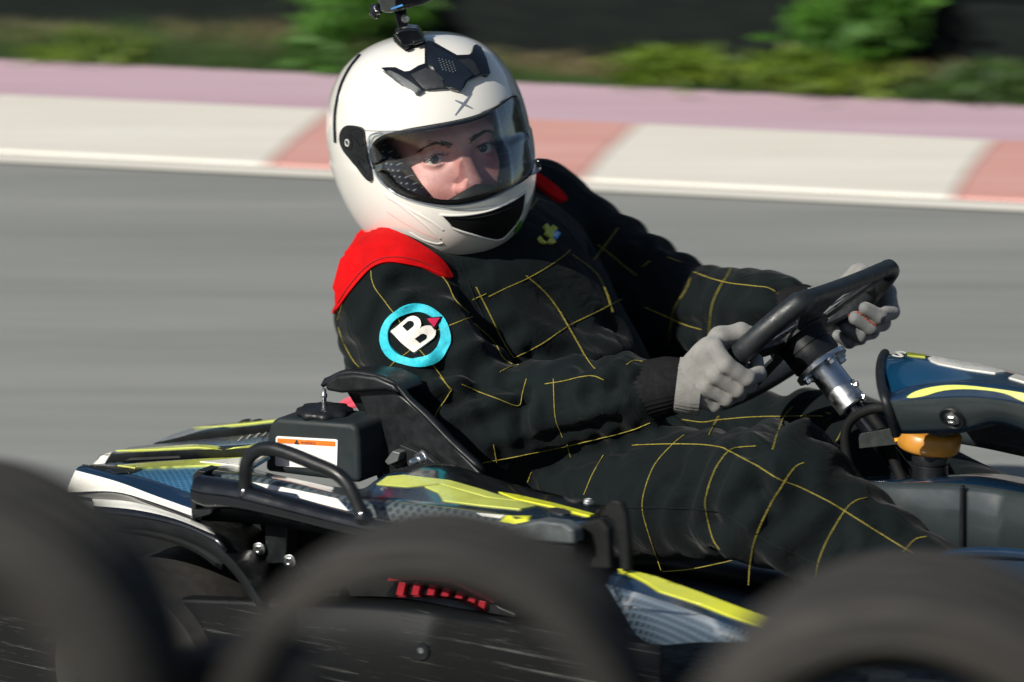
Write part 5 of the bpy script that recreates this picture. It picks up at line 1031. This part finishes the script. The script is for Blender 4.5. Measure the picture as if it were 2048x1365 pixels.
# cheek pads and breath guard
def pad(name, a, b, r1, r2, m):
    Pg, og = grid_pts(np.minimum(a, b) - .06, np.maximum(a, b) + .06, .003); f = cone_sdf(Pg, a, b, r1, r2); V, F = surface_nets(f.astype(np.float32), og, .003); V = relax(V, F, 2)
    L_ = (V - HC); wv_ = HC + L_; W_ = wv_ - HC; W3 = np.stack([W_ @ HX, W_ @ HY, W_ @ HZ], 1); uv = np.stack([W3[:, 0] * .6 - W3[:, 1], W3[:, 2]], 1)
    return V, F, uv
for s, m in ((-1, M_PAD), (1, M_PADSHADE)):
    a = np.array([s * .088, .050, .008]); b = np.array([s * .070, .080, -.058])
    Vp, Fp, _ = pad('cheek_pad', a, b, .018, .027, m); uv = np.stack([Vp[:, 1] - s * Vp[:, 0] * .5, Vp[:, 2]], 1)
    link('cheek_pad', HC + Vp @ np.stack([HX, HY, HZ]), Fp, m, helmet, uv=uv, angle=180)
g = [(-.045, .128, -.062), (-.02, .142, -.052), (.0, .146, -.046), (.02, .143, -.050), (.05, .130, -.062)]
Vg = [H(*p) for p in g] + [H(p[0] * 1.25, p[1] - .006, p[2] - .035) for p in g]; link('breath_guard', Vg, [(i, i + 1, 6 + i, 5 + i) for i in range(4)], mat('grey_guard_rubber', (.035, .037, .036), .5), helmet, solid=.003)
# head: face inside the opening
h3 = .0015; Pg, og = grid_pts((-.085, -.03, -.125), (.085, .125, .095), h3)
f = ell_sdf(Pg, (0, -.008, .022), (.074, .095, .095)); f = smin(f, ell_sdf(Pg, (0, .022, -.050), (.060, .070, .072)), .03)
for s in (-1, 1):
    f = smin(f, ell_sdf(Pg, (s * .038, .055, -.036), (.030, .030, .026)), .018)          # cheeks
    f = smin(f, cone_sdf(Pg, (s * .012, .084, .020), (s * .042, .072, .020), .009, .008), .012)   # brow
    hol = ell_sdf(Pg, (s * .032, .094, -.001), (.019, .0165, .0115)); f = -smin(-f, hol, .008)        # socket
    lid = np.sqrt(((Pg - np.array([s * .032, .0715, -.001], np.float32)) ** 2).sum(-1)) - .0142
    xx = (Pg[..., 0] - s * .032) / .0150; zz = Pg[..., 2] + .0010; opn = np.maximum(np.abs(zz - .0006 * 1) - .0060 * np.clip(1 - xx ** 2, 0, 1), .0715 - Pg[..., 1]); lid = np.maximum(lid, -opn)
    f = smin(f, lid, .0035)
    f = smin(f, ell_sdf(Pg, (s * .0125, .098, -.040), (.0085, .011, .0075)), .006)        # nostril wings
f = smin(f, cone_sdf(Pg, (0, .082, .008), (0, .108, -.034), .0075, .0105), .010); f = smin(f, ell_sdf(Pg, (0, .109, -.037), (.0105, .010, .0085)), .005)
for s in (-1, 1): f = -smin(-f, ell_sdf(Pg, (s * .0065, .103, -.0465), (.0042, .008, .0035)), .002)
f = smin(f, ell_sdf(Pg, (0, .083, -.066), (.024, .012, .006)), .006); f = smin(f, ell_sdf(Pg, (0, .082, -.077), (.021, .012, .006)), .006); f = smin(f, ell_sdf(Pg, (0, .070, -.100), (.022, .02, .016)), .02)
V, F = surface_nets(f.astype(np.float32), og, h3); V = relax(V, F, 2, .35)
HB = np.stack([HX, HY, HZ]); FO = HC + (RTV * .010 - UPV * .007)
HW = FO + (V * np.array([1.09, 1.04, 1.09])) @ HB
def H(x, y, z): return FO + HX * x * 1.09 + HY * y * 1.04 + HZ * z * 1.09
# neck and under-body, one skin surface with the head
nk = tube(cr(np.array([HC + HB.T @ np.array([0, -.02, -.08]), (HC + K(915, 470, 0)) / 2 - FWD * -.02, K(920, 500, 0), K(985, 640, 0)]), 6), [.058] * 19, 20)
nb = len(HW); body = link('body', np.vstack([HW, nk[0]]), [tuple(q) for q in F] + [tuple(i + nb for i in q) for q in nk[1]], M_SKIN, pers, angle=180)
bvf = BVHTree.FromPolygons(HW.tolist(), F.tolist())
M_EYEW = mat('eye_white', (.60, .57, .54), .15, coat=.5, var=.03); M_IRIS = mat('grey_green_iris', (.05, .058, .05), .15, coat=.8, var=.3, vscale=300); M_PUPIL = mat('pupil', (.004, .004, .004), .1, coat=.8)
for s in (-1, 1):
    c = H(s * .032, .0712, -.001); e_ = link('eyeball', *lathe([(max(.0126 * math.sin(a), 1e-5), -.0126 * math.cos(a)) for a in np.linspace(0, math.pi, 17)], c, CB, 32), M_EYEW, body, angle=180)
    g = unit(CB + RTV * (.06 if s < 0 else .02)); 
    ia = [(r, math.sqrt(.0129 ** 2 - r * r)) for r in (.0001, .0012, .0024)]; ib = [(r, math.sqrt(.0128 ** 2 - r * r)) for r in (.0022, .0040, .0060)]
    link('iris', *lathe(ib, c, g, 32), M_IRIS, e_, angle=180); link('pupil', *lathe(ia, c, g, 24), M_PUPIL, e_, angle=180)
M_HAIR = mat('dark_brown_hair', (.035, .02, .014), .5, var=.3, vscale=80); 
def hp(l): return [tuple(pxof(H(*p))) for p in l]
def brow(s):
    P_ = [(s * .012, .09, .0135), (s * .022, .09, .0175), (s * .036, .085, .0195), (s * .051, .07, .0125)]; return hp(P_)
mbh = MB(); rgh = np.random.RandomState(2)
for s in (-1, 1):
    bl = cr(np.array(brow(s)), 10)
    for k in range(170):
        q = rgh.uniform(0, .97); i = int(q * (len(bl) - 2)); p = bl[i] + rgh.normal(0, 2.0 * (1.15 - q), 2) * [1, .9]; d = (bl[i + 1] - bl[i]); d = d / (np.linalg.norm(d) + 1e-6) * rgh.uniform(5, 9) + rgh.normal(0, 1, 2) + [0, -.8 * (1 - q)]
        X, NN = conform(bvf, np.array([p, p + d * .5, p + d])); mbh.add(*tube(X + NN * .0008, [.0006, .0005, .0002], 4))
mbh.link('eyebrow', M_HAIR, body)
mbl = MB()
for s in (-1, 1):
    up_ = [H(s * .032 + .0142 * q, .0715 + math.sqrt(max(.0148 ** 2 - (.0142 * q) ** 2 - .004 ** 2, 0)) * .98, -.0004 + .0060 * (1 - q * q)) for q in np.linspace(-1, 1, 15)]
    mbl.add(*tube(np.array(up_), .0009, 6))
    for k in range(22):
        q = rgh.uniform(-.9, .95); b_ = H(s * .032 + .0142 * q, .0715 + math.sqrt(max(.0148 ** 2 - (.0142 * q) ** 2, 0)), -.0004 + .0060 * (1 - q * q)); mbl.add(*tube(np.array([b_, b_ + HY * .004 + HZ * .001 + HX * .002 * q, b_ + HY * .006 + HZ * .004 + HX * .004 * q]), [.0004, .0003, .0001], 4))
mbl.link('eyelash', M_HAIR, body)
mbh = MB()
for k in range(420):
    x = rgh.uniform(-.075, .075); z = .062 + rgh.normal(0, .006); ln = rgh.uniform(.018, .05)
    p0 = np.array([x * .9, .078 - 5 * x * x * 1.2, z + .02]); p1 = p0 + [x * .15, .012 - 2 * abs(x) * .1, -ln * .5]; p2 = p0 + [x * .35 + rgh.normal(0, .004), .006 - abs(x) * .25, -ln]
    mbh.add(*tube(cr(np.array([H(*p0), H(*p1), H(*p2)]), 3), np.linspace(.0007, .0002, 7), 4))
mbh.link('hair', M_HAIR, body)

# ------------------------------------------------------------------ action camera on the helmet
P0, N0 = cast(bv_sh, 818, 92); YC = P0[1]
ac = thing('action_camera', 'small dark action camera clipped on top of the white helmet', 'action camera', P0)
def ap(name, poly, dy0, dy1, m, parent=ac, bevel=.002, **kw):
    V, F = prism(poly, YC + dy0, YC + dy1, fn=onY); return link(name, V, F, m, parent, bevel=bevel, **kw)
pm = patch('adhesive_mount', [(787, 74), (798, 68), (820, 62), (842, 66), (848, 74), (852, 88), (840, 92), (822, 99), (812, 104), (800, 95), (788, 84)], bv_sh, M_BLACKMATT, ac, lift=.0005, thick=.004, step=5)
ap('clip_buckle', [(788, 68), (800, 60), (820, 57), (836, 58), (846, 72), (850, 86), (842, 88), (815, 93), (808, 92), (798, 82)], -.018, .012, M_BLACKGLOSS, bevel=.003)
ap('buckle_latch', [(800, 82), (808, 88), (818, 90), (818, 98), (808, 101), (800, 94)], -.024, -.018, M_BLACK)
ap('buckle_bar', [(824, 84), (846, 78), (850, 84), (828, 92)], -.023, -.018, M_BLACKGLOSS)
ax_ = unit(onY(808, 20, YC) - onY(816, 70, YC)); b_ = onY(812, 62, YC)
link('steel_collar', *lathe([(.0075, 0), (.0085, .001), (.0085, .0035), (.0072, .0045)], b_ + ax_ * .003, ax_, 24), M_STEEL, ac)
ap('mount_arm', [(797, 58), (790, 34), (786, 22), (812, 14), (814, 30), (816, 56)], -.0075, -.0025, M_BLACKGLOSS, bevel=.0015)
ap('mount_arm', [(799, 56), (792, 34), (788, 22), (811, 14), (813, 30), (816, 55)], .002, .007, M_BLACK, bevel=.0015)
link('mount_screw', *lathe([(.0045, 0), (.0052, .002), (.0045, .006), (.002, .0065)], onY(808, 38, YC - .0075), unit(np.array([.5, -.8, 0])), 20), M_STEEL, ac)
ap('mount_arm', [(786, 26), (782, 2), (806, -6), (812, 18)], -.003, .003, M_BLACK, bevel=.0015)
kb = onY(752, 22, YC - .004); link('clamp_knob', *lathe([(.006, -.004), (.0095, -.0015), (.0095, .004), (.004, .007)], kb, unit(np.array([-.75, -.6, .1])), 36, scale=lambda a: 1 + .16 * math.cos(5 * a)), M_BLACKGLOSS, ac, angle=60)
link('clamp_bolt', *tube([kb, onY(786, 12, YC)], .003, 10), M_STEEL, ac)
hs = ap('housing', [(752, -6), (766, 26), (782, 27), (846, 10), (880, -6), (884, -60), (760, -70)], -.012, .022, mat('smoky_grey_housing', (.05, .056, .055), .2, coat=.4), bevel=.003)
ap('camera_lens_frame', [(790, 18), (842, 6), (868, -8), (872, -50), (790, -55)], -.016, -.012, M_BLACKGLOSS, bevel=.002)
ap('camera_lens', [(815 + 14 * math.cos(t), -26 + 14 * math.sin(t)) for t in th[::3]], -.022, -.016, M_BLACKGLOSS, bevel=.001)
ap('blue_print', [(782, 20), (806, 12), (805, 9), (782, 17)], -.0175, -.016, M_EMBBLUE, bevel=0)

# boots
M_BOOT = mat('black_boot_leather', (.010, .010, .011), .5, var=.2)
for k, q in (('aR', -.17), ('aL', .13)):
    a_ = J[k][0] * FU + J[k][1] * LV + J[k][2] * ZV; mb = MB(); P_ = np.array([a_ - FU * .02 + ZV * .02, a_ + FU * .03 - ZV * .03, a_ + FU * .09 - ZV * .01, a_ + FU * .15 + ZV * .06]); mb.add(*tube(cr(P_, 5), np.interp(np.linspace(0, 1, 16), [0, .3, .7, 1], [.05, .052, .044, .028]), 18)); mb.link('boot', M_BOOT, pers, angle=180)
